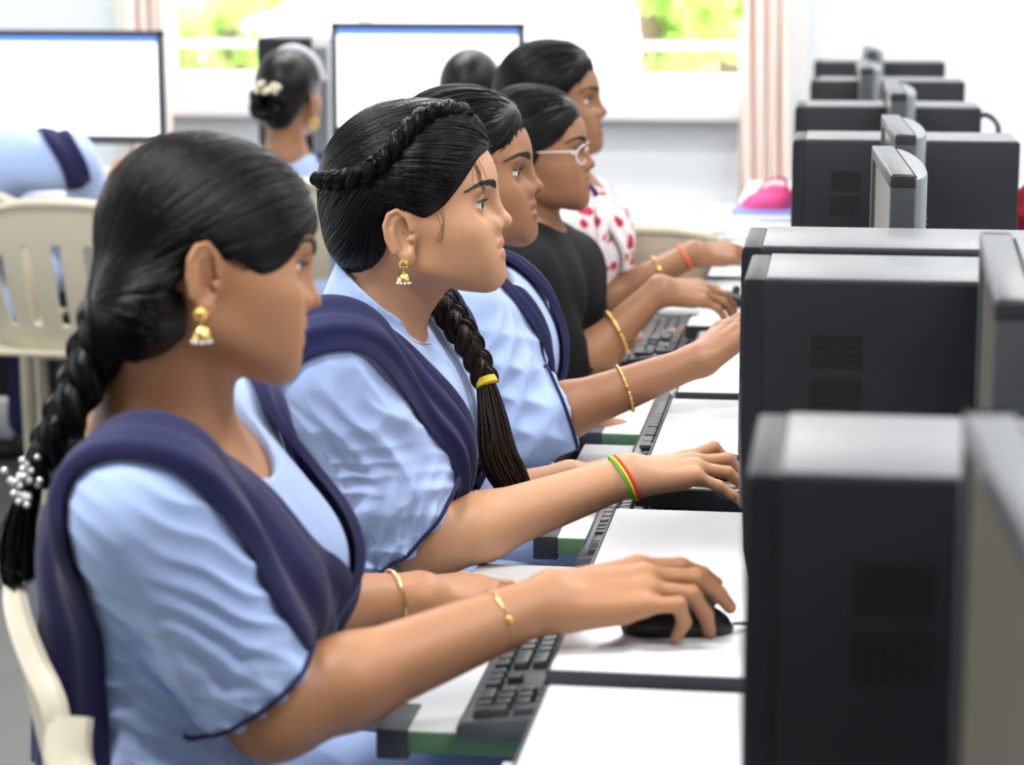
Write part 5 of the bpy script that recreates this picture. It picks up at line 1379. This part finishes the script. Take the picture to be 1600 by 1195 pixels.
MB().tube(cr([c0 + np.array([-.03, .12, .05]), c0 + np.array([.0, .11, .085]), c0 + np.array([.04, .12, .09]), c0 + np.array([.05, .13, .05])], 6), .006, 8, flat=.5).build('bag_strap', M_pink, r, world=True)
c0 = W(1618, 300, 4.15); c0[2] = DZ + .12; r = cloth_heap(c0, (.06, .09, .14), 'cloth_bag', 'dark red cloth bag at the right edge beside the case with square vents', 'bag', M_red, 5)
c0 = Wz(1062, 492, DZ); r = cloth_heap(c0 + np.array([0, .0, .012]), (.032, .03, .017), 'plastic_bag', 'small crumpled white plastic bag before the mouse of the woman in black', 'bag', mat('white_film', (.85, .86, .87), .3, vary=.03), 9)
p0 = W(1525, 178, 4.95)
cab = MB().tube(cr([W(1520, 200, 4.9), W(1535, 180, 4.9), W(1552, 186, 4.88), W(1560, 205, 4.86), W(1548, 235, 4.86), W(1550, 300, 4.85)] + [np.array([W(1550, 300, 4.85)[0], 4.85, DZ + .006]), np.array([W(1550, 300, 4.85)[0] + .1, 4.95, DZ + .006])], 8), .0055, 8).build('power_cable', M_cable); tag(cab, 'black looped power cable behind the case with square vents', 'cable')
# ------------------------------------------------------------------ light and camera
w = bpy.data.worlds.new('sky'); SC.world = w; w.use_nodes = True
bg = w.node_tree.nodes['Background']; bg.inputs[0].default_value = (.93, .97, 1.0, 1); bg.inputs[1].default_value = 2.2
def area(loc, tgt, size, power, col=(1, 1, 1), sy=None):
    l = bpy.data.lights.new('ceiling_and_fill_light', 'AREA'); l.energy = power; l.color = col; l.shape = 'RECTANGLE'; l.size = size; l.size_y = sy or size
    o = bpy.data.objects.new('ceiling_and_fill_light', l); COL.objects.link(o); o.location = loc; o.rotation_euler = (Vector(tgt) - Vector(loc)).to_track_quat('-Z', 'Y').to_euler(); return o
for x, y, k in ((1.0, .9, 1.15), (1.0, 3.2, 1.2), (-1.3, 1.5, 1.7), (-1.6, 4.0, 1.0), (1.0, 5.6, .9), (-1.6, 6.4, 1.3), (.6, 7.5, .6), (-1.0, 7.5, 1.0)): area((x, y, 2.95), (x, y, 0), 1.3, 34 * k, (1, .985, .96), .3)  # unseen overhead lights; those nearest the back wall are added to brighten it
sl = bpy.data.lights.new('sun', 'SUN'); sl.energy = 6.0; sl.angle = .02; sl.color = (1, .96, .88); so = bpy.data.objects.new('sun', sl); COL.objects.link(so); so.rotation_euler = Vector((-.12, -.62, -.78)).to_track_quat('-Z', 'Y').to_euler()
c = bpy.data.cameras.new('camera'); co = bpy.data.objects.new('camera', c); COL.objects.link(co); SC.camera = co
c.sensor_width = 36; c.lens = 36 * FPX / 1600; c.clip_start = .05
co.matrix_world = Matrix(((CR[0], CU[0], -CF[0], C0[0]), (CR[1], CU[1], -CF[1], C0[1]), (CR[2], CU[2], -CF[2], C0[2]), (0, 0, 0, 1)))
c.dof.use_dof = True; c.dof.focus_distance = 2.90; c.dof.aperture_fstop = 5.0
SC.view_settings.view_transform = 'Standard'; SC.view_settings.look = 'None'; SC.view_settings.gamma = 1; SC.view_settings.exposure = 0.45
SC.cycles.use_denoising = True; SC.cycles.max_bounces = 6; SC.cycles.transparent_max_bounces = 16
